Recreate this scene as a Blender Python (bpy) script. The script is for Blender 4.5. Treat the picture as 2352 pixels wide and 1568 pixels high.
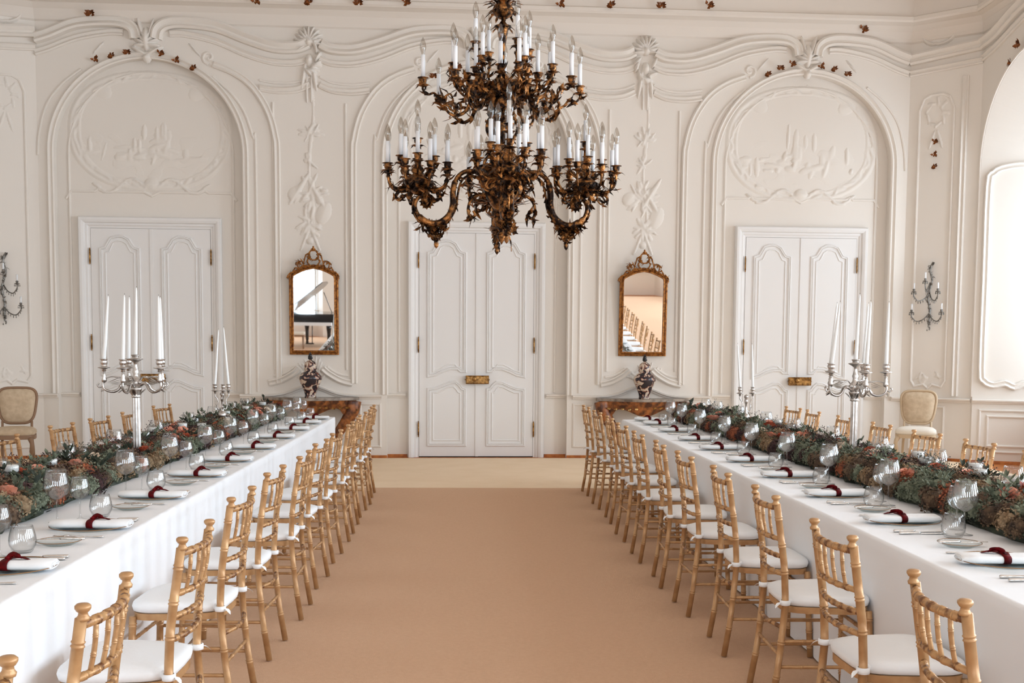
import bpy, math, random
from math import sin, cos, pi, sqrt, radians, atan2, hypot, exp
from mathutils import Vector, Matrix, noise

for o in list(bpy.data.objects):
    bpy.data.objects.remove(o)
SC = bpy.context.scene
COL = SC.collection

# ------------------------------------------------------------------ camera
H, YAW, PIT, ROL, FPX, SHY = 1.5447, 0.0437, 0.0757, 0.0071, 2590.14, 206.26
F = Vector((sin(YAW) * cos(PIT), cos(YAW) * cos(PIT), -sin(PIT)))
R0 = Vector((cos(YAW), -sin(YAW), 0))
U0 = R0.cross(F)
Rv = cos(ROL) * R0 + sin(ROL) * U0
Uv = -sin(ROL) * R0 + cos(ROL) * U0
cd = bpy.data.cameras.new('camera')
cam = bpy.data.objects.new('camera', cd)
COL.objects.link(cam)
mm = Matrix.Identity(4)
for i in range(3):
    mm[i][0], mm[i][1], mm[i][2] = Rv[i], Uv[i], -F[i]
mm[2][3] = H
cam.matrix_world = mm
cd.sensor_fit = 'HORIZONTAL'
cd.sensor_width = 36
cd.lens = FPX / 2352 * 36
cd.shift_y = SHY / 2352
cd.clip_end = 200
SC.camera = cam

# ------------------------------------------------------------------ world, exposure, daylight
SC.view_settings.view_transform = 'Standard'
SC.view_settings.look = 'None'
SC.view_settings.gamma = 1
SC.view_settings.use_curve_mapping = False
SC.view_settings.exposure = -0.18
SC.cycles.max_bounces = 9
SC.cycles.diffuse_bounces = 5
SC.cycles.glossy_bounces = 4
SC.cycles.transmission_bounces = 6
SC.cycles.transparent_max_bounces = 24
SC.cycles.caustics_reflective = False
SC.cycles.caustics_refractive = False
w = bpy.data.worlds.new('overcast_sky')
SC.world = w
w.use_nodes = True
w.node_tree.nodes['Background'].inputs[0].default_value = (0.8, 0.9, 1, 1)
w.node_tree.nodes['Background'].inputs[1].default_value = 1.0

WIN_SIDE = 330.0
WIN_REAR = 230.0
DAY = (0.76, 0.885, 1.0)
SIDE_Y = [13.7, 10.2, 6.7, 3.2, -0.3, -3.8]
REAR_X = [-4.6, 0.2, 4.9]
def daylight(name, loc, rot, sx, sy, power):
    l = bpy.data.lights.new(name, 'AREA')
    l.shape = 'RECTANGLE'
    l.size, l.size_y = sx, sy
    l.energy = power
    l.color = DAY
    o = bpy.data.objects.new(name, l)
    o.location = loc
    o.rotation_euler = rot
    COL.objects.link(o)
for y in SIDE_Y:
    daylight('window_daylight', (8.06, y, 2.75), (0, radians(90), 0), 3.7, 1.7, WIN_SIDE * (0.55 if y > 13 else 1.0 if y > 8 else 1.2))
for x in REAR_X:
    daylight('window_daylight', (x, -8.5, 2.75), (radians(90), 0, 0), 1.7, 3.7, WIN_REAR)

# ------------------------------------------------------------------ materials
def srgb(r, g, b):
    f = lambda c: (c / 255 / 12.92) if c / 255 <= 0.04045 else ((c / 255 + 0.055) / 1.055) ** 2.4
    return (f(r), f(g), f(b), 1)
def mat(name, c, rough=0.6, metal=0.0, c2=None, scale=8.0, bump=0.0, bscale=40.0, spec=0.5, lo=0.35, hi=0.65, detail=4, sheen=0):
    m = bpy.data.materials.new(name)
    m.use_nodes = True
    nt = m.node_tree
    b = nt.nodes['Principled BSDF']
    b.inputs['Base Color'].default_value = c
    b.inputs['Roughness'].default_value = rough
    b.inputs['Metallic'].default_value = metal
    b.inputs['Specular IOR Level'].default_value = spec
    if sheen:
        b.inputs['Sheen Weight'].default_value = sheen
    tc = nt.nodes.new('ShaderNodeTexCoord')
    if c2:
        n = nt.nodes.new('ShaderNodeTexNoise')
        n.inputs['Scale'].default_value = scale
        n.inputs['Detail'].default_value = detail
        nt.links.new(tc.outputs['Object'], n.inputs['Vector'])
        r = nt.nodes.new('ShaderNodeValToRGB')
        r.color_ramp.elements[0].position = lo
        r.color_ramp.elements[1].position = hi
        r.color_ramp.elements[0].color = c
        r.color_ramp.elements[1].color = c2
        nt.links.new(n.outputs['Fac'], r.inputs['Fac'])
        nt.links.new(r.outputs['Color'], b.inputs['Base Color'])
    if bump:
        n = nt.nodes.new('ShaderNodeTexNoise')
        n.inputs['Scale'].default_value = bscale
        n.inputs['Detail'].default_value = 3
        nt.links.new(tc.outputs['Object'], n.inputs['Vector'])
        bp = nt.nodes.new('ShaderNodeBump')
        bp.inputs['Strength'].default_value = bump
        bp.inputs['Distance'].default_value = 0.01
        nt.links.new(n.outputs['Fac'], bp.inputs['Height'])
        nt.links.new(bp.outputs['Normal'], b.inputs['Normal'])
    return m
def glass_mat(name, tint=(0.975, 0.98, 0.98, 1), edge=(0.42, 0.44, 0.46, 1), gloss=0.10):
    m = bpy.data.materials.new(name)
    m.use_nodes = True
    nt = m.node_tree
    nt.nodes.remove(nt.nodes['Principled BSDF'])
    out = nt.nodes['Material Output']
    lw = nt.nodes.new('ShaderNodeLayerWeight')
    lw.inputs['Blend'].default_value = 0.35
    mixc = nt.nodes.new('ShaderNodeMix')
    mixc.data_type = 'RGBA'
    mixc.inputs[6].default_value = tint
    mixc.inputs[7].default_value = edge
    p = nt.nodes.new('ShaderNodeMath')
    p.operation = 'POWER'
    p.inputs[1].default_value = 3.0
    nt.links.new(lw.outputs['Facing'], p.inputs[0])
    nt.links.new(p.outputs[0], mixc.inputs[0])
    tr = nt.nodes.new('ShaderNodeBsdfTransparent')
    nt.links.new(mixc.outputs[2], tr.inputs['Color'])
    gl = nt.nodes.new('ShaderNodeBsdfGlossy')
    gl.inputs['Roughness'].default_value = 0.03
    mx = nt.nodes.new('ShaderNodeMixShader')
    ml = nt.nodes.new('ShaderNodeMath')
    ml.operation = 'MULTIPLY_ADD'
    ml.inputs[1].default_value = 0.35
    ml.inputs[2].default_value = gloss
    nt.links.new(p.outputs[0], ml.inputs[0])
    nt.links.new(ml.outputs[0], mx.inputs[0])
    nt.links.new(tr.outputs[0], mx.inputs[1])
    nt.links.new(gl.outputs[0], mx.inputs[2])
    nt.links.new(mx.outputs[0], out.inputs['Surface'])
    return m

M = {}
M['plaster'] = mat('white_plaster', (0.79, 0.73, 0.665, 1), 0.75, bump=0.05, bscale=30)
M['ceil'] = mat('ceiling_plaster', (0.77, 0.70, 0.63, 1), 0.8)
M['paint'] = mat('door_paint', (0.81, 0.785, 0.765, 1), 0.72, spec=0.3)
M['wood'] = mat('oak_baseboard', srgb(196, 120, 50), 0.45, c2=srgb(160, 85, 30), scale=14)
M['carpet'] = mat('tan_carpet', srgb(214, 175, 144), 0.98, c2=srgb(219, 181, 150), scale=60, bump=0.5, bscale=260, spec=0.1)
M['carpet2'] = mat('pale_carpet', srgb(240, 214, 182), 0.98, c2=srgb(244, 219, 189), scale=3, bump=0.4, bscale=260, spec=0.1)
M['gold'] = mat('gold_paint', srgb(200, 158, 112), 0.38, 0.25, c2=srgb(178, 134, 90), scale=16, spec=0.5)
M['rail'] = mat('worn_gold_paint', srgb(190, 146, 98), 0.4, 0.25, c2=srgb(112, 72, 42), scale=34, lo=0.46, hi=0.6)
M['cushion'] = mat('white_cushion_cloth', (0.89, 0.90, 0.91, 1), 0.85, bump=0.08, bscale=60)
M['linen'] = mat('white_linen', (0.89, 0.90, 0.92, 1), 0.85, bump=0.12, bscale=9)
M['napkin'] = mat('napkin_linen', (0.88, 0.89, 0.9, 1), 0.8, bump=0.15, bscale=50)
M['ribbon'] = mat('crimson_velvet', srgb(104, 0, 6), 0.7, c2=srgb(58, 0, 4), scale=30, spec=0.15)
M['glass'] = glass_mat('clear_glass')
M['plateglass'] = glass_mat('plate_glass', (0.94, 0.96, 0.96, 1), (0.6, 0.66, 0.66, 1), 0.06)
M['paneglass'] = glass_mat('window_glass', (0.98, 0.99, 1, 1), (0.8, 0.85, 0.9, 1), 0.02)
M['bulb'] = glass_mat('bulb_glass', (0.80, 0.77, 0.73, 1), (0.50, 0.45, 0.40, 1), 0.10)
M['rim'] = mat('gilt_rim', srgb(150, 110, 70), 0.35, 0.8)
M['silver'] = mat('polished_silver', (0.66, 0.63, 0.60, 1), 0.30, 1.0, c2=(0.42, 0.39, 0.36, 1), scale=22)
M['steel'] = mat('cutlery_silver', (0.75, 0.74, 0.72, 1), 0.2, 1.0)
M['wax'] = mat('white_wax', (0.90, 0.90, 0.88, 1), 0.45)
M['sleeve'] = mat('candle_sleeve_white', (0.85, 0.86, 0.88, 1), 0.5)
M['bronze'] = mat('aged_gilt_bronze', srgb(36, 20, 10), 0.36, 0.75, c2=srgb(205, 140, 78), scale=26, lo=0.45, hi=0.70, bump=0.7, bscale=80)
M['gilt'] = mat('gilt_wood', srgb(186, 124, 58), 0.42, 0.55, c2=srgb(110, 60, 20), scale=30, bump=0.5, bscale=90)
M['orn'] = mat('gilt_sprig', srgb(150, 84, 30), 0.5, 0.4, c2=srgb(80, 42, 14), scale=30)
M['brass'] = mat('brass', srgb(190, 145, 85), 0.35, 0.7, c2=srgb(110, 75, 35), scale=30)
M['burl'] = mat('burl_marquetry', srgb(74, 36, 16), 0.35, c2=srgb(168, 100, 48), scale=14, detail=8, lo=0.4, hi=0.66)
M['marble'] = mat('grey_marble', srgb(158, 144, 130), 0.25, c2=srgb(105, 92, 80), scale=9)
M['uphol'] = mat('beige_upholstery', srgb(206, 184, 156), 0.85, c2=srgb(190, 166, 138), scale=18)
M['uphol2'] = mat('cream_upholstery', srgb(228, 218, 204), 0.85)
M['cwood'] = mat('limed_walnut', srgb(140, 108, 82), 0.5)
M['cwood2'] = mat('pale_beech', srgb(196, 172, 142), 0.5)
M['crystal'] = mat('greyed_crystal', srgb(150, 146, 140), 0.25, 0.5, c2=srgb(90, 84, 78), scale=40)
M['black'] = mat('black_lacquer', (0.006, 0.006, 0.008, 1), 0.12)
M['dark'] = mat('dark_gap', (0.03, 0.025, 0.02, 1), 0.9)
mi = bpy.data.materials.new('mirror_glass')
mi.use_nodes = True
b = mi.node_tree.nodes['Principled BSDF']
b.inputs['Base Color'].default_value = (0.92, 0.94, 0.94, 1)
b.inputs['Metallic'].default_value = 1
b.inputs['Roughness'].default_value = 0.015
M['mirror'] = mi
def porcelain():
    m = mat('imari_porcelain', (1, 1, 1, 1), 0.2)
    nt = m.node_tree
    b = nt.nodes['Principled BSDF']
    tc = nt.nodes.new('ShaderNodeTexCoord')
    n = nt.nodes.new('ShaderNodeTexNoise')
    n.inputs['Scale'].default_value = 13
    n.inputs['Detail'].default_value = 5
    n.inputs['Distortion'].default_value = 1.2
    nt.links.new(tc.outputs['Object'], n.inputs['Vector'])
    r = nt.nodes.new('ShaderNodeValToRGB')
    cr = r.color_ramp
    cr.elements[0].position = 0.0
    cr.elements[0].color = srgb(24, 24, 36)
    cr.elements[1].position = 0.47
    cr.elements[1].color = srgb(44, 36, 42)
    for p, c in ((0.5, srgb(128, 52, 34)), (0.54, srgb(200, 178, 156)), (0.66, srgb(214, 200, 184)), (0.69, srgb(120, 44, 30))):
        e = cr.elements.new(p)
        e.color = c
    nt.links.new(n.outputs['Fac'], r.inputs['Fac'])
    nt.links.new(r.outputs['Color'], b.inputs['Base Color'])
    return m
M['vase'] = porcelain()

# ------------------------------------------------------------------ mesh helpers
class MB:
    def __init__(s):
        s.v = []; s.f = []; s.s = []
    def add(s, vs, fs, mx=None, smooth=True):
        k = len(s.v)
        s.v += [tuple(mx @ Vector(p)) for p in vs] if mx else [tuple(p) for p in vs]
        s.f += [tuple(i + k for i in f) for f in fs]
        s.s += [smooth] * len(fs)
        return s
    def box(s, c, d, mx=None, bev=0.0):
        x, y, z = d[0] / 2, d[1] / 2, d[2] / 2
        if bev <= 0:
            vs = [(c[0] + i * x, c[1] + j * y, c[2] + k * z) for i in (-1, 1) for j in (-1, 1) for k in (-1, 1)]
            fs = [(0, 1, 3, 2), (4, 6, 7, 5), (0, 4, 5, 1), (2, 3, 7, 6), (0, 2, 6, 4), (1, 5, 7, 3)]
            return s.add(vs, fs, mx, False)
        o = []
        for a, zz, ins in ((0, -z, bev), (1, -z + bev, 0), (2, z - bev, 0), (3, z, bev)):
            X, Y = x - ins, y - ins
            b_ = bev
            ring = [(X - b_, -Y), (X, -Y + b_), (X, Y - b_), (X - b_, Y), (-X + b_, Y), (-X, Y - b_), (-X, -Y + b_), (-X + b_, -Y)]
            o += [(c[0] + p[0], c[1] + p[1], c[2] + zz) for p in ring]
        fs = []
        for r in range(3):
            for i in range(8):
                j = (i + 1) % 8
                fs.append((r * 8 + i, r * 8 + j, r * 8 + 8 + j, r * 8 + 8 + i))
        fs.append(tuple(range(7, -1, -1)))
        fs.append(tuple(24 + i for i in range(8)))
        return s.add(o, fs, mx, False)
    def lathe(s, prof, c=(0, 0, 0), n=16, mx=None, cap=True, sx=1.0, sy=1.0):
        vs = []; fs = []
        for r, z in prof:
            for i in range(n):
                a = 2 * pi * i / n
                vs.append((c[0] + r * cos(a) * sx, c[1] + r * sin(a) * sy, c[2] + z))
        m = len(prof)
        for k in range(m - 1):
            for i in range(n):
                j = (i + 1) % n
                fs.append((k * n + i, k * n + j, (k + 1) * n + j, (k + 1) * n + i))
        if cap:
            if prof[0][0] > 1e-4: fs.append(tuple(range(n - 1, -1, -1)))
            if prof[-1][0] > 1e-4: fs.append(tuple((m - 1) * n + i for i in range(n)))
        return s.add(vs, fs, mx)
    def tube(s, pts, rad, n=8, mx=None, closed=False, flat=1.0):
        P = [Vector(p) for p in pts]
        m = len(P)
        if not hasattr(rad, '__len__'): rad = [rad] * m
        T = []
        for i in range(m):
            a = P[(i + 1) % m] if (closed or i < m - 1) else P[i]
            b = P[i - 1] if (closed or i > 0) else P[i]
            t = (a - b)
            T.append(t.normalized() if t.length > 1e-9 else Vector((0, 0, 1)))
        up = Vector((0, 0, 1)) if abs(T[0].z) < 0.9 else Vector((0, 1, 0))
        nrm = (up - T[0] * up.dot(T[0])).normalized()
        vs = []; fs = []
        for i in range(m):
            nrm = (nrm - T[i] * nrm.dot(T[i]))
            nrm = nrm.normalized() if nrm.length > 1e-6 else T[i].orthogonal().normalized()
            bi = T[i].cross(nrm)
            for k in range(n):
                a = 2 * pi * k / n
                vs.append(P[i] + (nrm * cos(a) * flat + bi * sin(a)) * rad[i])
        for i in range(m if closed else m - 1):
            i2 = (i + 1) % m
            for k in range(n):
                k2 = (k + 1) % n
                fs.append((i * n + k, i * n + k2, i2 * n + k2, i2 * n + k))
        if not closed:
            fs.append(tuple(range(n - 1, -1, -1)))
            fs.append(tuple((m - 1) * n + k for k in range(n)))
        return s.add(vs, fs, mx)
    def prism(s, outline, z0, z1, mx=None, smooth=False, ins=0.0):
        n = len(outline)
        vs = [(x, y, z0) for x, y in outline] + [(x, y, z1) for x, y in outline]
        fs = [(i, (i + 1) % n, n + (i + 1) % n, n + i) for i in range(n)]
        k = len(s.f)
        s.add(vs, fs, mx, smooth)
        s.add(vs, [tuple(range(n - 1, -1, -1)), tuple(range(n, 2 * n))], mx, False)
        return s
    def leaf(s, p, d, up, L, W, curl=0.3, n=5, serr=0.0):
        p = Vector(p); d = Vector(d).normalized(); up = Vector(up)
        up = (up - d * up.dot(d))
        up = up.normalized() if up.length > 1e-5 else d.orthogonal().normalized()
        sd = d.cross(up)
        vs = []; fs = []
        for i in range(n + 1):
            t = i / n
            wd = W * 0.5 * sin(pi * min(0.97, t * 0.92 + 0.08)) * (1 + (serr if i % 2 else -serr))
            q = p + d * (L * t) + up * (curl * L * t * t)
            vs += [q - sd * wd + up * wd * 0.3, q, q + sd * wd + up * wd * 0.3]
        for i in range(n):
            a = i * 3
            fs += [(a, a + 1, a + 4, a + 3), (a + 1, a + 2, a + 5, a + 4)]
        return s.add(vs, fs)
    def build(s, name, m, parent=None, loc=None):
        me = bpy.data.meshes.new(name)
        me.from_pydata(s.v, [], s.f)
        me.polygons.foreach_set('use_smooth', s.s)
        me.materials.append(M[m] if isinstance(m, str) else m)
        me.update()
        o = bpy.data.objects.new(name, me)
        COL.objects.link(o)
        if parent: o.parent = parent
        if loc: o.location = loc
        return o
def smooth_path(pts, k=6, closed=False):
    P = [Vector(p) for p in pts]
    n = len(P)
    out = []
    for i in range(n if closed else n - 1):
        a = P[i - 1] if (closed or i > 0) else P[i]
        b, c = P[i], P[(i + 1) % n]
        d = P[(i + 2) % n] if (closed or i < n - 2) else c
        for j in range(k):
            t = j / k
            out.append(0.5 * ((2 * b) + (c - a) * t + (2 * a - 5 * b + 4 * c - d) * t * t + (3 * b - a - 3 * c + d) * t ** 3))
    if not closed: out.append(P[-1])
    return out
def tag(o, label, cat, group=None):
    o['label'] = label
    o['category'] = cat
    if group: o['group'] = group
    return o
def thing(name, label, cat, loc=(0, 0, 0), rz=0.0, group=None):
    o = bpy.data.objects.new(name, None)
    o.empty_display_size = 0.1
    COL.objects.link(o)
    o.location = loc
    o.rotation_euler = (0, 0, rz)
    return tag(o, label, cat, group)
def structure(o):
    o['kind'] = 'structure'
    return o
def dup(root, loc, rz, label, group=None):
    def cp(o, par):
        c = o.copy()
        COL.objects.link(c)
        if par: c.parent = par
        for ch in o.children: cp(ch, c)
        return c
    r = cp(root, None)
    r.location = loc
    r.rotation_euler = (r.rotation_euler[0], r.rotation_euler[1], rz)
    r['label'] = label
    if group: r['group'] = group
    return r
ORD = ['first', 'second', 'third', 'fourth', 'fifth', 'sixth', 'seventh', 'eighth', 'ninth', 'tenth', 'eleventh', 'twelfth', 'thirteenth']

# ------------------------------------------------------------------ wall frames: (u, z, d) -> world
class Fr:
    def __init__(s, p0, p1, u0=0.0, nsign=1):
        s.o = Vector((p0[0], p0[1], 0))
        dv = Vector((p1[0] - p0[0], p1[1] - p0[1], 0))
        s.L = dv.length
        s.u = dv.normalized()
        s.n = Vector((s.u.y, -s.u.x, 0)) * nsign
        s.u0 = u0
    def __call__(s, u, z, d=0.0):
        p = s.o + s.u * (u - s.u0) + s.n * d
        return Vector((p.x, p.y, z))
BW = Fr((0, 15.4728), (1, 15.5007))
XL, XR = -5.6, 6.16
CL, CR = BW(XL, 0), BW(XR, 0)
DL1 = (-6.5, 14.95)
DR1 = (6.9, 15.05)
DL = Fr(DL1, (CL.x, CL.y))
DR = Fr((CR.x, CR.y), DR1)
RWX, LWX, YB = 6.9, -6.5, -8.0
RW = Fr((RWX, 15.05), (RWX, YB))          # u = 15.05 - y, n points to -x
LW = Fr((LWX, YB), (LWX, 14.95))
RE = Fr((RWX, YB), (LWX, YB))             # rear, u = 6.9 - x
ZC = 6.3
REC = 0.14
ARCH = [-4.17, 0.20, 4.70]
ARAD, ASPR = 1.235, 4.05

def arch_pts(uc, half, zs, n=28, rise=None):
    rise = rise or half
    pts = [(uc - half, 0.0), (uc - half, zs * 0.5)]
    for i in range(n + 1):
        a = pi - pi * i / n
        pts.append((uc + half * cos(a), zs + rise * sin(a)))
    pts += [(uc + half, zs * 0.5), (uc + half, 0.0)]
    return pts
def arch_wall(name, fr, u0, u1, z1, arches):
    mb = MB()
    cur = u0
    for uc, half, zs in arches:
        mb.add([fr(cur, 0), fr(uc - half, 0), fr(uc - half, z1), fr(cur, z1)], [(0, 1, 2, 3)], None, False)
        ap = arch_pts(uc, half, zs)[2:-2]
        for (a, b), (c, d) in zip(ap[:-1], ap[1:]):
            mb.add([fr(a, b), fr(c, d), fr(c, z1), fr(a, z1)], [(0, 1, 2, 3)], None, False)
        # sides between floor and spring belong to the opening
        cur = uc + half
    mb.add([fr(cur, 0), fr(u1, 0), fr(u1, z1), fr(cur, z1)], [(0, 1, 2, 3)], None, False)
    return structure(mb.build(name, 'plaster'))
def loft(mb, A, B, smooth=False):
    k = len(A)
    mb.add(list(A) + list(B), [(i, i + 1, k + i + 1, k + i) for i in range(k - 1)], None, smooth)

wb = arch_wall('wall_back', BW, XL, XR, 5.72, [(c, ARAD, ASPR) for c in ARCH])
mb = MB()
for c in ARCH:
    ap = arch_pts(c, ARAD, ASPR)
    loft(mb, [BW(u, z) for u, z in ap], [BW(u, z, -REC) for u, z in ap])
    mb.add([BW(c - ARAD - .01, 0, -REC), BW(c + ARAD + .01, 0, -REC), BW(c + ARAD + .01, 5.3, -REC), BW(c - ARAD - .01, 5.3, -REC)], [(0, 1, 2, 3)], None, False)
o = structure(mb.build('niche_backs', 'plaster'))
o.name = 'wall_back_niches'
for nm, fr in (('wall_back_left', DL), ('wall_back_right', DR)):
    structure(MB().add([fr(0, 0), fr(fr.L, 0), fr(fr.L, ZC), fr(0, ZC)], [(0, 1, 2, 3)], None, False).build(nm, 'plaster'))
structure(MB().add([LW(0, 0), LW(LW.L, 0), LW(LW.L, ZC), LW(0, ZC)], [(0, 1, 2, 3)], None, False).build('wall_left', 'plaster'))
NH, NZ = 1.3, 3.95
arch_wall('wall_right', RW, 0, RW.L, ZC, [(15.05 - y, NH, NZ) for y in SIDE_Y])
arch_wall('wall_rear', RE, 0, RE.L, ZC, [(6.9 - x, 1.15, 3.9) for x in reversed(REAR_X)])

def window(idx, fr, uc, depth, half0, z0, half1, zs1, sill):
    A = [fr(u, z, 0) for u, z in arch_pts(uc, half0, z0)]
    B = [fr(u, z, -depth) for u, z in arch_pts(uc, half1, zs1)]
    mb = MB()
    loft(mb, A, B)
    mb.add([fr(uc - half1, 0, -depth), fr(uc + half1, 0, -depth), fr(uc + half1, sill, -depth), fr(uc - half1, sill, -depth)], [(0, 1, 2, 3)], None, False)
    nm = structure(mb.build('wall_window_niche', 'plaster'))
    f = MB()
    ap = [p for p in arch_pts(uc, half1 - .04, zs1) if p[1] > 1.0]
    path = [(uc - half1 + .04, sill)] + ap + [(uc + half1 - .04, sill)]
    f.tube([fr(u, z, -depth + .04) for u, z in path] , .045, 4, closed=True)
    k = sill + 1.35
    while k < zs1 + .3:
        f.tube([fr(uc - half1, k, -depth + .04), fr(uc + half1, k, -depth + .04)], .02, 4)
        k += 1.35
    f.tube([fr(uc, sill, -depth + .05), fr(uc, zs1 + half1, -depth + .05)], .04, 4)
    wo = structure(f.build('window_%d' % idx, 'paint'))
    p = [fr(u, z, -depth + .02) for u, z in path]
    g = MB().add(p, [tuple(range(len(p)))], None, False).build('pane', 'paneglass', wo)
    s_ = MB().add([fr(uc - half1 - .05, sill, -depth), fr(uc + half1 + .05, sill, -depth), fr(uc + half1 + .05, sill, -depth + .16), fr(uc - half1 - .05, sill, -depth + .16),
                   fr(uc - half1 - .05, sill - .04, -depth), fr(uc + half1 + .05, sill - .04, -depth), fr(uc + half1 + .05, sill - .04, -depth + .16), fr(uc - half1 - .05, sill - .04, -depth + .16)],
                  [(0, 1, 2, 3), (7, 6, 5, 4), (3, 2, 6, 7), (0, 3, 7, 4), (1, 5, 6, 2)], None, False).build('window_sill', 'paint', wo)
for i, y in enumerate(SIDE_Y):
    window(i + 1, RW, 15.05 - y, 1.0, NH, NZ, 0.86, 3.75, 0.9)
for i, x in enumerate(REAR_X):
    window(i + 7, RE, 6.9 - x, 0.4, 1.15, 3.9, 0.92, 3.75, 0.9)

# floor, carpets, ceiling
structure(MB().add([(-8, -9.5, 0), (9.5, -9.5, 0), (9.5, 16.2, 0), (-8, 16.2, 0)], [(0, 1, 2, 3)], None, False).build('floor', 'wood'))
structure(MB().add([(-8, -9.5, ZC), (9.5, -9.5, ZC), (9.5, 16.2, ZC), (-8, 16.2, ZC)], [(3, 2, 1, 0)], None, False).build('ceiling', 'ceil'))
CZ = 0.008
tag(MB().box((0.2, (12.14 + YB) / 2 + .05, CZ / 2), (13.1, 12.14 - YB - .1, CZ)).build('carpet', 'carpet'), 'tan carpet covering the aisle and the floor under both long tables', 'carpet')
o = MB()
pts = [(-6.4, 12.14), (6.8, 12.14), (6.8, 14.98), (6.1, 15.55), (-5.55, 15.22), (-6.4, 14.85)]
o.prism(pts, 0, CZ + .0005)  # floor area beside the doors, drawn in a paler tone than the main carpet
tag(o.build('carpet', 'carpet2'), 'carpet area along the three doors, in a paler beige than the rest', 'carpet')
# sub-floor of the window niches
# ------------------------------------------------------------------ mouldings
TRIM = [0]
P_THIN = [(-.018, 0), (-.015, .013), (0, .02), (.015, .013), (.018, 0)]
P_MED = [(-.045, 0), (-.043, .022), (-.028, .034), (-.014, .022), (0, .018), (.012, .03), (.026, .045), (.042, .03), (.045, 0)]
P_BIG = [(-.075, 0), (-.07, .05), (-.045, .075), (-.02, .055), (.0, .05), (.02, .075), (.045, .10), (.07, .085), (.08, .0)]
P_RAIL = [(-.03, 0), (-.028, .02), (-.008, .028), (0.0, .05), (.02, .055), (.027, .04), (.03, 0)]
P_ARCH = [(-.075, 0), (-.072, .03), (-.05, .045), (-.035, .03), (-.01, .026), (.0, .038), (.02, .045), (.04, .028), (.055, .028), (.065, .018), (.075, 0)]
def moulding(mb, fr, path, prof, d0=0.0, closed=False):
    n = len(path)
    vs = []; fs = []
    m = len(prof)
    for i in range(n):
        p = path[i]
        a = path[i - 1] if (closed or i > 0) else None
        c = path[(i + 1) % n] if (closed or i < n - 1) else None
        def nd(x, y):
            dx, dz = y[0] - x[0], y[1] - x[1]
            l = hypot(dx, dz) or 1
            return (-dz / l, dx / l)
        if a and c:
            n1, n2 = nd(a, p), nd(p, c)
            sx, sz = n1[0] + n2[0], n1[1] + n2[1]
            l = hypot(sx, sz) or 1
            sx, sz = sx / l, sz / l
            k = 1 / max(.45, sx * n1[0] + sz * n1[1])
            nn = (sx * k, sz * k)
        else:
            nn = nd(a, p) if a else nd(p, c)
        for off, h in prof:
            vs.append(fr(p[0] + nn[0] * off, p[1] + nn[1] * off, d0 + h))
    for i in range(n if closed else n - 1):
        i2 = (i + 1) % n
        for k in range(m - 1):
            fs.append((i * m + k, i2 * m + k, i2 * m + k + 1, i * m + k + 1))
    if not closed:
        fs.append(tuple(range(m)))
        fs.append(tuple((n - 1) * m + k for k in range(m - 1, -1, -1)))
    mb.add(vs, fs, None, False)
def trim(fr, path, prof, d0=0.0, closed=False, smooth=0, m='plaster'):
    if smooth:
        path = [(p.x, p.y) for p in smooth_path([(a, b, 0) for a, b in path], smooth, closed)]
    mb = MB()
    moulding(mb, fr, path, prof, d0, closed)
    TRIM[0] += 1
    return structure(mb.build('trim_%d' % TRIM[0], m))
def rect(u0, z0, u1, z1):
    return [(u0, z0), (u1, z0), (u1, z1), (u0, z1)]
def spiral(u, z, r, turns, a0, sgn, n=22, r1=0.02):
    return [(u + (r + (r1 - r) * i / n) * cos(a0 + sgn * turns * 2 * pi * i / n), z + (r + (r1 - r) * i / n) * sin(a0 + sgn * turns * 2 * pi * i / n)) for i in range(n + 1)]

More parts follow.
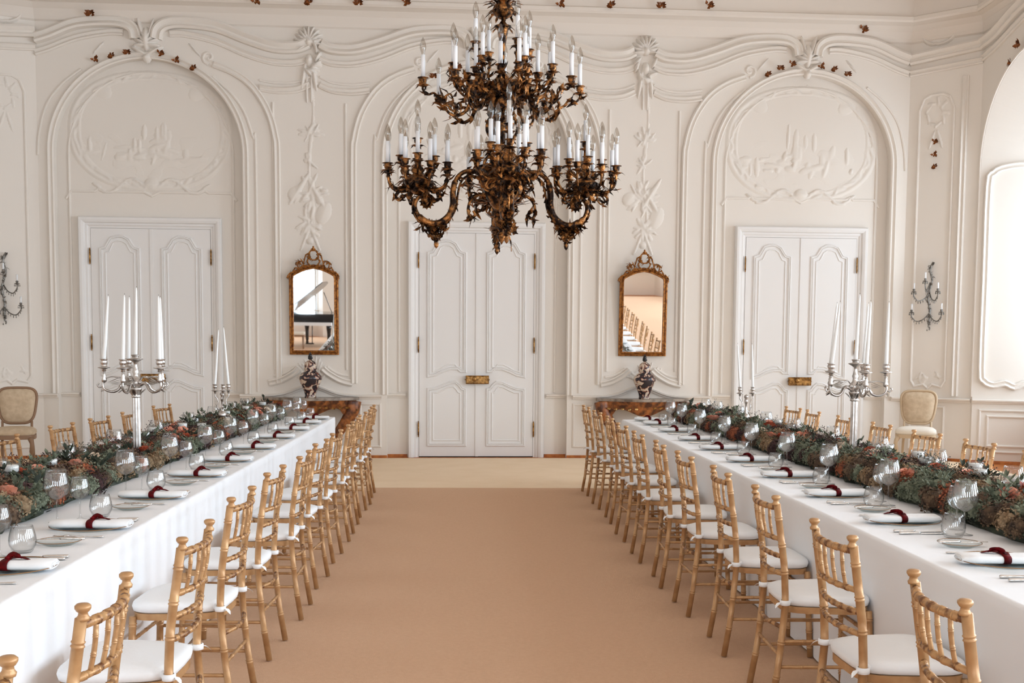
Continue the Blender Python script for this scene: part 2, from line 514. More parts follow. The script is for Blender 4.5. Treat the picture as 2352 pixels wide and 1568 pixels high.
for ci, c in enumerate(ARCH):
    # moulding round the mouth of each niche
    trim(BW, [(c - ARAD - .03, .87)] + [(u, z) for u, z in arch_pts(c, ARAD + .03, ASPR, 40)[1:-1]] + [(c + ARAD + .03, .87)], P_MED)
    trim(BW, [(c - ARAD + .16, .9)] + [(u, z) for u, z in arch_pts(c, ARAD - .16, ASPR, 40)[1:-1]] + [(c + ARAD - .16, .9)], P_THIN, d0=-REC)
    for s in (-1, 1):
        end = (c == ARCH[0] and s < 0) or (c == ARCH[2] and s > 0)
        if not end:
            # outer arch moulding, doubling as the edge of the pier panel
            pth = [(c + s * 1.68, 1.02), (c + s * 1.68, 2.5), (c + s * 1.68, 4.0), (c + s * 1.66, 4.3), (c + s * 1.58, 4.6), (c + s * 1.44, 4.85), (c + s * 1.28, 5.02), (c + s * 1.08, 5.14), (c + s * .86, 5.22)]
            trim(BW, pth, P_MED, smooth=5)
            trim(BW, [(c + s * 1.40, .9), (c + s * 1.40, 4.0), (c + s * 1.36, 4.3), (c + s * 1.25, 4.62), (c + s * 1.08, 4.86), (c + s * .85, 5.06)], P_THIN, smooth=5)
            trim(BW, spiral(c + s * .80, 5.31, .09, 1.1, -pi / 2, -s), P_THIN)
            # cornice branch
            up = [(c + s * .13, 5.52), (c + s * .16, 5.64), (c + s * .28, 5.72), (c + s * .5, 5.74), (c + s * .9, 5.70), (c + s * 1.3, 5.56), (c + s * 1.65, 5.46), (c + s * 1.95, 5.46), (c + s * 2.1, 5.52)]
            lo = [(c + s * .3, 5.60), (c + s * .5, 5.60), (c + s * .9, 5.52), (c + s * 1.3, 5.36), (c + s * 1.65, 5.27), (c + s * 1.95, 5.27), (c + s * 2.12, 5.33)]
            u2 = [(c + s * 1.46, 4.93), (c + s * 1.7, 4.90), (c + s * 1.95, 4.92), (c + s * 2.12, 4.99)]
            trim(BW, u2, P_MED, smooth=5)
            trim(BW, [(a, b_ + .1) for a, b_ in u2], P_THIN, smooth=5)
        else:
            up = [(c + s * .13, 5.52), (c + s * .16, 5.64), (c + s * .28, 5.72), (c + s * .5, 5.74), (c + s * .9, 5.70), (c + s * 1.25, 5.56), (c + s * 1.43, 5.50)]
            lo = [(c + s * .3, 5.60), (c + s * .5, 5.60), (c + s * .9, 5.52), (c + s * 1.25, 5.38), (c + s * 1.43, 5.32)]
            trim(BW, [(c + s * 1.43, 4.0), (c + s * 1.40, 4.3), (c + s * 1.3, 4.65), (c + s * 1.1, 4.92), (c + s * .85, 5.12)], P_THIN, smooth=5)
        trim(BW, up, P_BIG, smooth=5)
        trim(BW, lo, P_MED, smooth=5)
# frieze line above the over-door field
for c, zz in ((ARCH[0], 3.56), (ARCH[1], 3.58), (ARCH[2], 3.61)):
    trim(BW, [(c - 1.12, zz - .1), (c - 1.05, zz), (c - .75, zz), (c - .7, zz + .03), (c - .64, zz), (c - .1, zz), (c, zz - .05), (c + .1, zz), (c + .64, zz), (c + .7, zz + .03), (c + .75, zz), (c + 1.05, zz), (c + 1.12, zz - .1)], P_THIN, d0=-REC)
# pier panels: bottom scrolls
PIERS = [-2.06, 2.46]
for pc in PIERS:
    for s in (-1, 1):
        trim(BW, [(pc + s * .56, 1.02), (pc + s * .40, 1.06), (pc + s * .24, 1.15), (pc + s * .16, 1.22)], P_MED, smooth=4)
        trim(BW, [(pc + s * .50, 1.12), (pc + s * .36, 1.15), (pc + s * .22, 1.24)], P_THIN, smooth=4)
        trim(BW, [(pc + s * .48, 1.2), (pc + s * .48, 4.75)], P_THIN)
    trim(BW, [(pc - .95, .84), (pc - .6, .84), (pc - .35, .87), (pc, .98), (pc + .35, .87), (pc + .6, .84), (pc + .95, .84)], P_RAIL, smooth=4)
    for a, b_ in ((-.93, -.66), (-.6, .6), (.66, .93)):
        trim(BW, rect(pc + a, .16, pc + b_, .74), P_THIN, closed=True)
for a, b_ in ((-5.6, -5.41), (6.02, 6.16)):
    trim(BW, [(a, .84), (b_, .84)], P_RAIL)
# recess rails beside the doors
DOORS = [-4.19, 0.186, 4.72]
for c, dc in zip(ARCH, DOORS):
    for a, b_ in ((c - ARAD, dc - .97), (dc + .97, c + ARAD)):
        trim(BW, [(a, .85), (b_, .85)], P_RAIL, d0=-REC)
# angled walls with the sconces
for fr, a, b_ in ((DR, .14, .60), (DL, fr.L if False else .36, .83)):
    trim(fr, [(a + .05, 1.02), (a, 1.1), (a, 4.8), (a + .06, 4.95), (a + .15, 5.0), (b_ - .15, 5.0), (b_ - .06, 4.95), (b_, 4.8), (b_, 1.1), (b_ - .05, 1.02), ((a + b_) / 2 + .06, 1.05), ((a + b_) / 2, 1.0), ((a + b_) / 2 - .06, 1.05)], P_THIN, closed=True)
    trim(fr, [(0, .84), (fr.L, .84)], P_RAIL)
    trim(fr, rect(a, .15, b_, .74), P_THIN, closed=True)
    trim(fr, [(0, 5.50), (fr.L, 5.58)], P_BIG)
    trim(fr, [(0, 5.32), (fr.L, 5.38)], P_MED)
trim(DR, [(.74, .9), (.74, 5.2)], P_MED)
trim(DL, [(.10, .9), (.10, 5.2)], P_MED)
# window niches: edge moulding, jamb panel, rail and dado on the far splay
for i, y in enumerate(SIDE_Y):
    trim(RW, [(15.05 - y - NH - .02, .9)] + arch_pts(15.05 - y, NH + .02, NZ, 40)[1:-1] + [(15.05 - y + NH + .02, .9)], P_THIN)
y0 = SIDE_Y[0]
JB = Fr((RWX, y0 + NH), (RWX + 1.0, y0 + .86))
trim(JB, [(.10, 1.3), (.10, 2.5), (.10, 3.7), (.16, 3.88), (.3, 3.95), (.55, 3.97), (.8, 3.95), (.92, 3.86), (.95, 3.7), (.95, 2.5), (.95, 1.25), (.90, 1.10), (.78, 1.06), (.64, 1.09), (.52, 1.04), (.40, 1.09), (.26, 1.06), (.14, 1.12)], P_MED, closed=True, d0=.002, smooth=3)
trim(JB, [(0, .84), (JB.L, .84)], P_RAIL)
trim(JB, rect(.1, .16, .95, .72), P_THIN, closed=True)
trim(JB, rect(.2, .24, .85, .64), P_THIN, closed=True)
# cornice swag over the window wall
trim(RW, [(0, 5.58), (.4, 5.62), (.9, 5.75), (1.35, 5.82), (1.8, 5.75), (2.6, 5.6), (3.5, 5.55)], P_BIG, smooth=5)
trim(RW, [(0, 5.40), (.4, 5.46), (.9, 5.58), (1.35, 5.66), (1.8, 5.58), (2.6, 5.44), (3.5, 5.38)], P_MED, smooth=5)
# oak baseboards on the piers
for i, (a, b_) in enumerate(((XL, ARCH[0] - ARAD), (ARCH[0] + ARAD, ARCH[1] - ARAD), (ARCH[1] + ARAD, ARCH[2] - ARAD), (ARCH[2] + ARAD, XR))):
    mb = MB()
    moulding(mb, BW, [(a, .019), (b_, .019)], [(-.019, .0), (-.019, .03), (.019, .03), (.019, 0)])
    structure(mb.build('baseboard_back_%d' % (i + 1), 'wood'))
for c, dc in zip(ARCH, DOORS):
    for a, b_ in ((c - ARAD, dc - .95), (dc + .95, c + ARAD)):
        mb = MB()
        moulding(mb, BW, [(a, .02), (b_, .02)], [(-.02, .0), (-.02, .03), (.02, .03), (.02, 0)], d0=-REC)
        structure(mb.build('baseboard_back', 'wood'))
for nm, fr in (('baseboard_right', DR), ('baseboard_left', DL), ('baseboard_window', JB)):
    mb = MB()
    moulding(mb, fr, [(0, .02), (fr.L, .02)], [(-.02, .0), (-.02, .03), (.02, .03), (.02, 0)])
    structure(mb.build(nm, 'wood'))

# cove between wall and ceiling
mb = MB()
cv = [(5.72, 0.0), (5.74, .03), (5.78, .05), (5.86, .10), (5.92, .18), (5.94, .30), (5.925, .36), (5.945, .40), (5.99, .40), (6.01, .36), (6.3, .36)]
ends = [(DL, 0), (BW, XL), (BW, XR), (DR, DR.L)]
for k in range(len(cv) - 1):
    A = []
    for z, d in (cv[k], cv[k + 1]):
        A.append([DL(-.3, z, d), (DL(DL.L, z, d) + BW(XL, z, d)) / 2, (BW(XR, z, d) + DR(0, z, d)) / 2, DR(DR.L + .0, z, d), Vector((RWX - d, 8, z)), Vector((RWX - d, YB, z))])
    loft(mb, A[0], A[1], smooth=False)
structure(mb.build('ceiling_cove', 'ceil'))

# ------------------------------------------------------------------ low relief stucco
def relief(fr, u0, u1, z0, z1, nu, nz, hf, d0=0.0, eps=.0012):
    hs = [[hf(u0 + (u1 - u0) * i / nu, z0 + (z1 - z0) * j / nz) for i in range(nu + 1)] for j in range(nz + 1)]
    idx = {}
    vs = []; fs = []
    def vid(i, j):
        if (i, j) not in idx:
            idx[(i, j)] = len(vs)
            h = hs[j][i]
            vs.append(fr(u0 + (u1 - u0) * i / nu, z0 + (z1 - z0) * j / nz, d0 + (h if h > eps else -.003)))
        return idx[(i, j)]
    for j in range(nz):
        for i in range(nu):
            if max(hs[j][i], hs[j][i + 1], hs[j + 1][i], hs[j + 1][i + 1]) > eps:
                fs.append((vid(i, j), vid(i + 1, j), vid(i + 1, j + 1), vid(i, j + 1)))
    TRIM[0] += 1
    return structure(MB().add(vs, fs, None, True).build('trim_%d' % TRIM[0], 'plaster'))
def blobs(bl):
    def h(u, z):
        r = 0.0
        for (x, y, a, b_, th, hh) in bl:
            dx, dy = u - x, z - y
            if abs(dx) > a and abs(dx) > b_: continue
            if abs(dy) > a and abs(dy) > b_: continue
            p = (dx * cos(th) + dy * sin(th)) / a
            q = (-dx * sin(th) + dy * cos(th)) / b_
            k = 1 - p * p - q * q
            if k > 0:
                v = hh * sqrt(k) * (1 - .35 * abs(q))
                if v > r: r = v
        return r
    return h
rnd = random.Random(5)
for ai, c in enumerate(ARCH):
    zc = 4.36
    bl = []
    for k in range(46):           # rocaille leaves round the oval
        a = 2 * pi * k / 46 + rnd.uniform(-.05, .05)
        bl.append((c + 1.0 * cos(a), zc + .74 * sin(a) , rnd.uniform(.05, .13), rnd.uniform(.015, .035), a + pi / 2 + rnd.uniform(-.7, .7), rnd.uniform(.012, .026)))
    for k in range(34):           # trees, ruins and rocks of the scene
        u = rnd.gauss(0, .42)
        bl.append((c + max(-.8, min(.8, u)), zc - .38 + abs(rnd.gauss(0, .14)), rnd.uniform(.03, .15), rnd.uniform(.015, .05), rnd.choice((0.1, .3, -.2, 1.3, 1.6)), rnd.uniform(.010, .024)))
    for k in range(7):
        bl.append((c + rnd.uniform(-.25, .25), zc - .1 + rnd.uniform(-.1, .3), rnd.uniform(.08, .2), rnd.uniform(.02, .045), pi / 2 + rnd.uniform(-.05, .05), rnd.uniform(.01, .02)))
    for s in (-1, 1):
        for k in range(10):
            a = k / 9
            bl.append((c + s * (.1 + .62 * a), zc - .72 + .09 * sin(a * 2 * pi), .07, .02, s * .5 * cos(a * 2 * pi), .03))
        bl.append((c + s * .62, zc + .52, .13, .10, s * .6, .016))
    bl.append((c, zc - .70, .10, .09, 0, .04))
    f0 = blobs(bl)
    def hf(u, z, c=c, zc=zc, f0=f0):
        r = (abs((u - c) / 1.04) ** 2.3 + abs((z - zc) / .76) ** 2.3) ** (1 / 2.3)
        h = .018 * exp(-((r - 1) / .028) ** 2) + .012 * exp(-((r - .90) / .016) ** 2)
        if r < .88:
            nz = noise.noise(Vector((u * 5, z * 6, ai * 7.1)))
            h += max(0, nz) * .012 * max(0, min(1, (zc + .1 - z) * 3))
        return max(h, f0(u, z))
    relief(BW, c - 1.14, c + 1.14, 3.50, 5.2, 150, 112, hf, d0=-REC)
for pi_, pc in enumerate(PIERS):
    r2 = random.Random(11 + pi_)
    bl = []
    def ribbon(cu, z0, z1, amp, n, hh=.014):
        for k in range(n):
            t = k / n
            bl.append((cu + amp * sin(t * 9), z0 + (z1 - z0) * t, .06, .012, pi / 2 + .6 * cos(t * 9), hh))
    ribbon(pc + .02, 5.0, 2.95, .03, 60)
    for (zc, n, sp) in ((4.35, 16, .12), (3.55, 26, .2), (3.15, 18, .16), (4.0, 8, .09)):
        for k in range(n):
            a = r2.uniform(0, 2 * pi)
            q = r2.uniform(.2, 1)
            bl.append((pc + sp * q * cos(a), zc + sp * 1.1 * q * sin(a), r2.uniform(.04, .10), r2.uniform(.012, .03), a + r2.uniform(-.5, .5), r2.uniform(.014, .032)))
    bl += [(pc + (-.14 if pi_ == 0 else .1), 3.62, .26, .035, 1.0, .035), (pc + .12, 3.5, .3, .03, 2.1, .03), (pc - .2, 3.55, .10, .09, .8, .03), (pc + .18, 3.3, .16, .10, 1.2, .03),
           (pc - .05, 3.0, .3, .02, 1.2, .022), (pc + .05, 3.0, .3, .02, 1.95, .022), (pc, 2.93, .05, .05, 0, .03)]
    relief(BW, pc - .46, pc + .46, 2.8, 5.06, 70, 170, blobs(bl))
    # shell crest over the pier
    bl = []
    for k in range(11):
        a = pi * (k / 10) * 1.1 - .15
        bl.append((pc + .11 * cos(a), 5.53 + .12 * sin(a), .10, .024, a, .085))
    for k in range(16):
        a = r2.uniform(0, 2 * pi)
        bl.append((pc + .12 * cos(a), 5.35 + .2 * sin(a), .08, .025, a + 1, .09))
    for s in (-1, 1):
        bl += [(pc + s * .07, 5.1, .2, .03, pi / 2 + s * .15, .06), (pc + s * .03, 4.95, .22, .02, pi / 2, .04)]
    bl += [(pc, 5.53, .05, .06, 0, .11), (pc, 5.3, .05, .09, 0, .09)]
    relief(BW, pc - .3, pc + .3, 4.75, 5.85, 60, 110, blobs(bl))
    # spray behind the vase
    bl = []
    for k in range(16):
        a = pi * (.15 + .7 * k / 15)
        q = r2.uniform(.12, .3)
        bl.append((pc + q * cos(a), 1.02 + q * sin(a), .09, .013, a + .2, .02))
    relief(BW, pc - .42, pc + .42, .98, 1.42, 64, 34, blobs(bl))
for ai, c in enumerate(ARCH):
    r2 = random.Random(31 + ai)
    bl = []
    for k in range(9):
        a = pi * k / 8
        bl.append((c + .08 * cos(a), 5.44 + .12 * sin(a), .10, .026, a, .10))
    for s in (-1, 1):
        bl += [(c + s * .1, 5.37, .13, .03, s * .5, .07), (c + s * .2, 5.33, .1, .025, -s * .1, .05), (c + s * .07, 5.66, .16, .03, pi / 2 - s * .3, .09), (c + s * .62, 5.40, .12, .012, s * 2.3, .03)]
        for k in range(8):
            bl.append((c + s * r2.uniform(.15, .5), 5.82 + r2.uniform(-.06, .05), .07, .02, r2.uniform(0, 3), .05))
    bl += [(c, 5.52, .05, .16, 0, .12), (c, 5.28, .05, .06, 0, .09)]
    relief(BW, c - .75, c + .75, 5.08, 5.95, 130, 80, blobs(bl))
for fr, a in ((DR, .37), (DL, .60)):
    r2 = random.Random(71)
    bl = [(a + .12 * cos(k * .7), 4.75 + .16 * sin(k * .7), .07, .018, k, .02) for k in range(12)]
    bl += [(a + r2.uniform(-.15, .15), 1.12 + r2.uniform(-.05, .06), .07, .014, r2.uniform(0, 3), .014) for k in range(10)]
    bl += [(a + s * .05, 4.4, .14, .02, 1.57 + s * .3, .02) for s in (-1, 1)]
    relief(fr, a - .24, a + .24, .98, 5.0, 36, 220, blobs(bl))
    bl = []
    for k in range(22):
        t = 2 * pi * k / 22
        bl.append((a + .22 * cos(t), 5.83 + .16 * sin(t), .07, .02, t + 1.57, .05))
    bl.append((a, 5.83, .2, .14, 0, .03))
    relief(fr, a - .32, a + .32, 5.6, 6.05, 50, 36, blobs(bl))

# ------------------------------------------------------------------ doors
def door(idx, dc, lockside):
    D = -REC
    S = 1.009
    zt, hw, fw = 3.075, .79, .15
    fr = MB()
    moulding(fr, BW, [(dc - hw - fw / 2, 0), (dc - hw - fw / 2, zt + fw / 2), (dc + hw + fw / 2, zt + fw / 2), (dc + hw + fw / 2, 0)], [(-.075, 0), (-.075, .025), (-.05, .03), (-.035, .045), (-.01, .045), (.0, .07), (.03, .085), (.06, .085), (.075, .06), (.075, 0)], d0=D)
    d = structure(fr.build('door_%d' % idx, 'paint'))
    for s in (-1, 1):
        lf = MB()
        a, b_ = (dc - hw + .004, dc + .013) if s < 0 else (dc + .021, dc + hw - .004)
        z0 = .012
        p = [BW(a, z0, D + .03), BW(b_, z0, D + .03), BW(b_, zt - .004, D + .03), BW(a, zt - .004, D + .03)]
        q = [BW(a, z0, D), BW(b_, z0, D), BW(b_, zt - .004, D), BW(a, zt - .004, D)]
        lf.add(p + q, [(0, 1, 2, 3), (4, 5, 1, 0), (5, 6, 2, 1), (6, 7, 3, 2), (7, 4, 0, 3)], None, False)
        xo, xi = (dc - .66, dc - .155) if s < 0 else (dc + .66, dc + .155)   # outer and inner edge of the panel
        w_ = xi - xo
        up = [(xo, 1.12), (xo, 2.80), (xo + w_ * .13, 2.82), (xo + w_ * .2, 2.88), (xo + w_ * .27, 2.94), (xo + w_ * .4, 2.965), (xo + w_ * .5, 2.97), (xo + w_ * .6, 2.965), (xo + w_ * .73, 2.93), (xo + w_ * .8, 2.87), (xo + w_ * .87, 2.82), (xi, 2.80), (xi, 1.19), (xi - w_ * .12, 1.19), (xi - w_ * .2, 1.225), (xo + w_ * .6, 1.225), (xo + w_ * .4, 1.19), (xo + w_ * .2, 1.14)]
        lo = [(xo, .17), (xo, .94), (xo + w_ * .2, .95), (xo + w_ * .4, .99), (xo + w_ * .6, 1.035), (xi - w_ * .25, 1.04), (xi - w_ * .15, 1.0), (xi - w_ * .08, .95), (xi, .94), (xi, .17)]
        if s < 0:
            up = up[::-1]; lo = lo[::-1]
        for pts in (up, lo):
            moulding(lf, BW, pts, [(-.022, 0), (-.016, .014), (-.006, .018), (0, .008), (.008, .008), (.016, .018), (.022, 0)], d0=D + .03, closed=True)
            cu = sum(x for x, _ in pts) / len(pts); cz = (min(z for _, z in pts) + max(z for _, z in pts)) / 2
            hu = abs(w_) / 2; hz = (max(z for _, z in pts) - min(z for _, z in pts)) / 2
            mid = (xo + xi) / 2
            inn = [(mid + (x - mid) * (1 - .065 / hu), cz + (z - cz) * (1 - .065 / hz)) for x, z in pts]
            moulding(lf, BW, inn, [(-.012, 0), (-.004, .010), (.004, .010), (.012, 0)], d0=D + .03, closed=True)
        lfo = lf.build('door_leaf', 'paint', d)
        for hz in (.39, 1.55, 2.70):
            uu = dc + s * (hw + .006)
            hb = MB().tube([BW(uu, hz - .09, D + .05), BW(uu, hz + .09, D + .05)], .011, 8)
            for e in (-.1, .1):
                hb.lathe([(0, -.012), (.012, 0), (0, .014)], BW(uu, hz + e, D + .05), 8)
            hb.build('hinge', 'brass', d)
    sb = MB()
    sb.add([BW(dc - .012, .012, D + .04), BW(dc + .03, .012, D + .04), BW(dc + .03, zt - .004, D + .04), BW(dc - .012, zt - .004, D + .04),
            BW(dc - .012, .012, D + .02), BW(dc + .03, .012, D + .02), BW(dc + .03, zt - .004, D + .02), BW(dc - .012, zt - .004, D + .02)], [(0, 1, 2, 3), (4, 5, 1, 0), (7, 3, 2, 6), (4, 0, 3, 7), (5, 6, 2, 1)], None, False)
    sb.build('meeting_bead', 'paint', d)
    lk = MB()
    c0 = BW(dc + .012, 1.075, D + .065)
    lk.box((0, 0, 0), (.315, .06, .112), Matrix.Translation(c0), .006)
    moulding(lk, BW, rect(dc - .14, 1.025, dc + .164, 1.125), [(-.008, 0), (0, .008), (.008, 0)], d0=D + .096, closed=True)
    lk.lathe([(.0, -.01), (.03, -.008), (.034, .0), (.03, .012), (.012, .02), (.0, .022)], (0, 0, 0), 12, Matrix.Translation(BW(dc - .03, 1.085, D + .11)) @ Matrix.Rotation(pi / 2, 4, 'X'))
    for s in (-1, 1):
        lk.tube([BW(dc + .012 + s * .155, 1.075, D + .07), BW(dc + .012 + s * .172, 1.075, D + .07)], .008, 6)
    lk.build('lock', 'brass', d)
    MB().add([BW(dc - hw, 0, D + .035), BW(dc + hw, 0, D + .035), BW(dc + hw, .014, D + .035), BW(dc - hw, .014, D + .035)], [(0, 1, 2, 3)], None, False).build('door_gap_shade', 'dark', d)  # dark strip painting the shade in the gap under the leaves
for i, c in enumerate(DOORS):
    door(i + 1, c, 0)

# ------------------------------------------------------------------ gilt sprigs on cove and arches
def sprig(seed, big=1.0, flat=False):
    r = random.Random(seed)
    mb = MB()
    for k in range(9):
        a = r.uniform(0, 2 * pi)
        q = Vector((r.uniform(-.03, .03), -.02, r.uniform(-.02, .02))) * big
        mb.leaf(q, (cos(a), -.35, sin(a)), (0, -1, 0), .05 * big, .035 * big, .2, 3, .2)
    for k in range(4):
        q = Vector((r.uniform(-.025, .025), -.022, r.uniform(-.02, .02))) * big
        mb.lathe([(0, -.016 * big), (.014 * big, -.006 * big), (.014 * big, .006 * big), (0, .014 * big)], q, 7)
    return mb
spr = [sprig(s).build('gilt_sprig', 'orn') for s in range(4)]
for o in spr: COL.objects.unlink(o)
_sc = [0]
def put_sprig(p, label, group, sc=1.0, rz=0.0):
    o = spr[_sc[0] % 4].copy()
    _sc[0] += 1
    COL.objects.link(o)
    o.location = p
    o.scale = (sc, sc, sc)
    o.rotation_euler = (0, 0, rz)
    tag(o, label, 'ornament', group)
rim = [-2.75, -2.08, -1.43, -.79, 1.28, 1.95, 2.63, 3.3]
for i, u in enumerate(rim):
    put_sprig(BW(u * .974, 5.975 + u * .018, .41), 'small gilt leaf sprig on the ceiling rim, %s from the left' % ORD[i], 'gilt sprigs along the ceiling rim', 1.1)
for side, c, lst in (('left', ARCH[0], ((-4.82, 5.245), (-4.62, 5.30), (-4.42, 5.35), (-3.98, 5.34), (-3.78, 5.26), (-3.57, 5.17))), ('middle', ARCH[1], ((-.42, 5.14), (-.08, 5.26), (.5, 5.27))), ('right', ARCH[2], ((4.13, 5.27), (4.30, 5.36), (4.47, 5.41), (4.88, 5.39), (5.05, 5.36), (5.24, 5.30)))):
    for i, (u, z) in enumerate(lst):
        put_sprig(BW(u, z - .01, .04), 'small gilt sprig on the %s door arch, %s from its left end' % (side, ORD[i]), 'gilt sprigs on the door arches', .9)
for i, z in enumerate((4.36, 4.19, 4.03)):
    put_sprig(DR(.37, z, .02), 'small gilt sprig on the angled wall above the right sconce, %s down' % ORD[i], 'gilt sprigs above the sconce', .8, atan2(DR.u.y, DR.u.x))
for i, u in enumerate((-4.86, 5.42)):
    put_sprig(BW(u, 5.86 if i else 5.80, .12), 'lone gilt sprig on the plaster cove at the far %s' % ('right', 'left')[i == 0], 'lone gilt sprigs on the cove', 1.1)
put_sprig(RW(1.05, 5.30, .03), 'gilt sprig on the window arch at the top right corner', 'gilt sprigs on the window arch', 1.2, -pi / 2)
put_sprig(RW(.85, 5.14, .03), 'lower gilt sprig on the window arch at the top right corner', 'gilt sprigs on the window arch', 1.0, -pi / 2)

# ------------------------------------------------------------------ bamboo-style banquet chairs
def ringed(mb, pts, r, rings, n=9, rr=1.15, step=None, mx=None):
    """tube through pts with paired bamboo rings at arclength fractions"""
    P = smooth_path(pts, 6) if len(pts) > 2 else [Vector(pts[0]), Vector(pts[1])]
    L = [0.0]
    for a, b in zip(P[:-1], P[1:]): L.append(L[-1] + (b - a).length)
    T = L[-1]
    def at(s):
        s = max(0, min(T, s))
        for i in range(len(P) - 1):
            if s <= L[i + 1] + 1e-9:
                k = (s - L[i]) / max(1e-9, L[i + 1] - L[i])
                return P[i].lerp(P[i + 1], k)
        return P[-1]
    ks = [(i * T / 7, r) for i in range(8)]
    for q in rings:
        c = q * T
        ks = [k for k in ks if abs(k[0] - c) > r * 1.1 or k[0] in (0, T)]
        for d, f in ((-.62, 1), (-.5, rr), (-.25, rr), (-.12, 1.0), (.12, 1.0), (.25, rr), (.5, rr), (.62, 1)):
            ks.append((c + d * r, r * f))
    ks.sort()
    mb.tube([at(k[0]) for k in ks], [k[1] for k in ks], n, mx)
W2 = .185
def post_x(z):
    K = [(0, -.004), (.2, .028), (.45, .05), (.62, .042), (.92, 0)]
    for (a, b), (c, d) in zip(K[:-1], K[1:]):
        if z <= c: return b + (d - b) * (z - a) / (c - a)
    return 0
def make_chair():
    t = thing('banquet_chair', 'x', 'chair')
    for s in (-1, 1):
        mb = MB()
        ringed(mb, [(post_x(z), s * W2 * (1.03 if z < .1 else 1), z) for z in (0.005, .2, .35, .45, .62, .78, .885)], .0146, (.16, .33, .52, .67, .80, .93), 10)
        mb.lathe([(.0146, .88), (.0165, .887), (.012, .893), (.011, .900), (.015, .903), (.0195, .910), (.0195, .916), (.014, .921), (0, .922)], (0, s * W2, 0), 12)
        mb.build('back_leg', 'gold', t)
        mb = MB()
        ringed(mb, [(.425, s * .200, .005), (.405, s * .182, .43)], .0148, (.12, .3, .52, .72, .92), 10)
        mb.build('front_leg', 'gold', t)
    def rail(name, z, r, bow, rings):
        mb = MB()
        x = post_x(z)
        ringed(mb, [(x, -W2, z), (x - bow * .75, -W2 * .5, z), (x - bow, 0, z), (x - bow * .75, W2 * .5, z), (x, W2, z)], r, rings, 8)
        mb.build(name, 'rail', t)
    rail('crest_rail', .868, .0125, .035, (.12, .26, .40, .54, .68, .82))
    rail('back_rail', .735, .0105, .035, (.15, .3, .45, .6, .75, .9))
    rail('back_rail', .66, .0105, .033, (.15, .3, .45, .6, .75, .9))
    rail('back_rail', .585, .0105, .03, (.15, .3, .45, .6, .75, .9))
    rail('back_rail', .36, .009, .03, (.3, .7))
    for k in range(5):
        y = -W2 + W2 * 2 * (k + 1) / 6
        bx = .035 * (1 - (y / W2) ** 2)
        mb = MB()
        ringed(mb, [(post_x(.735) - bx, y, .735), (post_x(.80) - bx - .004, y, .80), (post_x(.868) - bx, y, .868)], .0068, (.35, .7), 6)
        mb.build('spindle', 'gold', t)
    def seat_out(g, n=28):
        pts = []
        for i in range(n):
            a = 2 * pi * i / n
            cx, sy = cos(a), sin(a)
            x = abs(cx) ** .45 * (1 if cx > 0 else -1)
            y = abs(sy) ** .45 * (1 if sy > 0 else -1)
            hw = .195 + .018 * x
            pts.append((.235 + (.185 + g) * x, (hw + g) * y))
        return pts
    MB().prism(seat_out(0.0), .418, .445, smooth=True).build('seat_frame', 'gold', t)
    mb = MB()
    prof = [(-.012, .445), (.004, .452), (.008, .468), (.004, .482), (-.02, .492), (-.06, .497)]
    rings = [seat_out(g) for g, z in prof]
    n = 28
    vs = [(x, y, prof[k][1]) for k, rg in enumerate(rings) for x, y in rg]
    fs = [(k * n + i, k * n + (i + 1) % n, (k + 1) * n + (i + 1) % n, (k + 1) * n + i) for k in range(len(prof) - 1) for i in range(n)]
    fs.append(tuple((len(prof) - 1) * n + i for i in range(n)))
    cu = mb.add(vs, fs).build('cushion', 'cushion', t)
    for s in (-1, 1):
        sb = MB()
        x = post_x(.465)
        sb.lathe([(.0168, -.011), (.0225, -.009), (.023, .009), (.0168, .011)], (x, s * W2, .466), 12, cap=False)
        sb.tube([(x + .035, s * (W2 - .035), .470), (x + .015, s * (W2 - .012), .466)], [.014, .012], 6)
        sb.leaf((x - .02, s * (W2 + .004), .468), (-.5, s * .3, -.2), (0, 0, 1), .035, .02, -.3, 3)
        sb.build('cushion_tie', 'cushion', cu)
    for s in (-1, 1):
        for z in (.30, .19):
            mb = MB()
            ringed(mb, [(post_x(z), s * W2, z), (.415, s * (.186 + .005), z)], .008, (.25, .75), 7)
            mb.build('stretcher', 'gold', t)
    for z in (.33, .24):
        mb = MB()
        ringed(mb, [(.412, -.188, z), (.412, .188, z)], .008, (.25, .5, .75), 7)
        mb.build('stretcher', 'gold', t)
    mb = MB()
    ringed(mb, [(post_x(.24), -W2, .24), (post_x(.24), W2, .24)], .008, (.3, .7), 7)
    mb.build('stretcher', 'gold', t)
    return t
ch0 = make_chair()
RA = [(2.88, 1.252, 3.1), (3.818, 1.281, -1.7), (4.815, 1.314, 1.3), (5.652, 1.31, 1.4), (6.472, 1.286, -1.2), (7.23, 1.274, 2.4), (8.061, 1.262, -.5), (8.929, 1.268, -2.1), (9.84, 1.288, .7), (10.7, 1.28, -2.5), (11.642, 1.277, -2.0)]
LA = [(2.035, -.893, 0), (2.858, -.901, -1.1), (3.788, -.891, .6), (4.736, -.923, 2.3), (5.618, -.93, 2.7), (6.43, -.899, .2), (7.242, -.906, 4.0), (8.072, -.899, 2.8), (8.955, -.888, -.3), (9.806, -.903, -2.5), (10.63, -.893, 1.5), (11.5, -.915, -.5)]
LF = [(7.55, -3.03, 6), (8.70, -3.05, 6), (9.53, -3.03, 5), (10.42, -3.04, 3), (11.48, -3.03, 10)]
RF = [(2.1, 3.47, 1), (3.0, 3.46, -2), (3.95, 3.46, 2), (4.8, 3.46, 0), (5.7, 3.47, 1), (6.58, 3.46, -1), (7.43, 3.48, -3.5), (8.25, 3.46, -7), (9.16, 3.458, -1.2), (10.05, 3.45, 2), (10.98, 3.457, -.3), (11.6, 3.44, -6)]
first = [True]
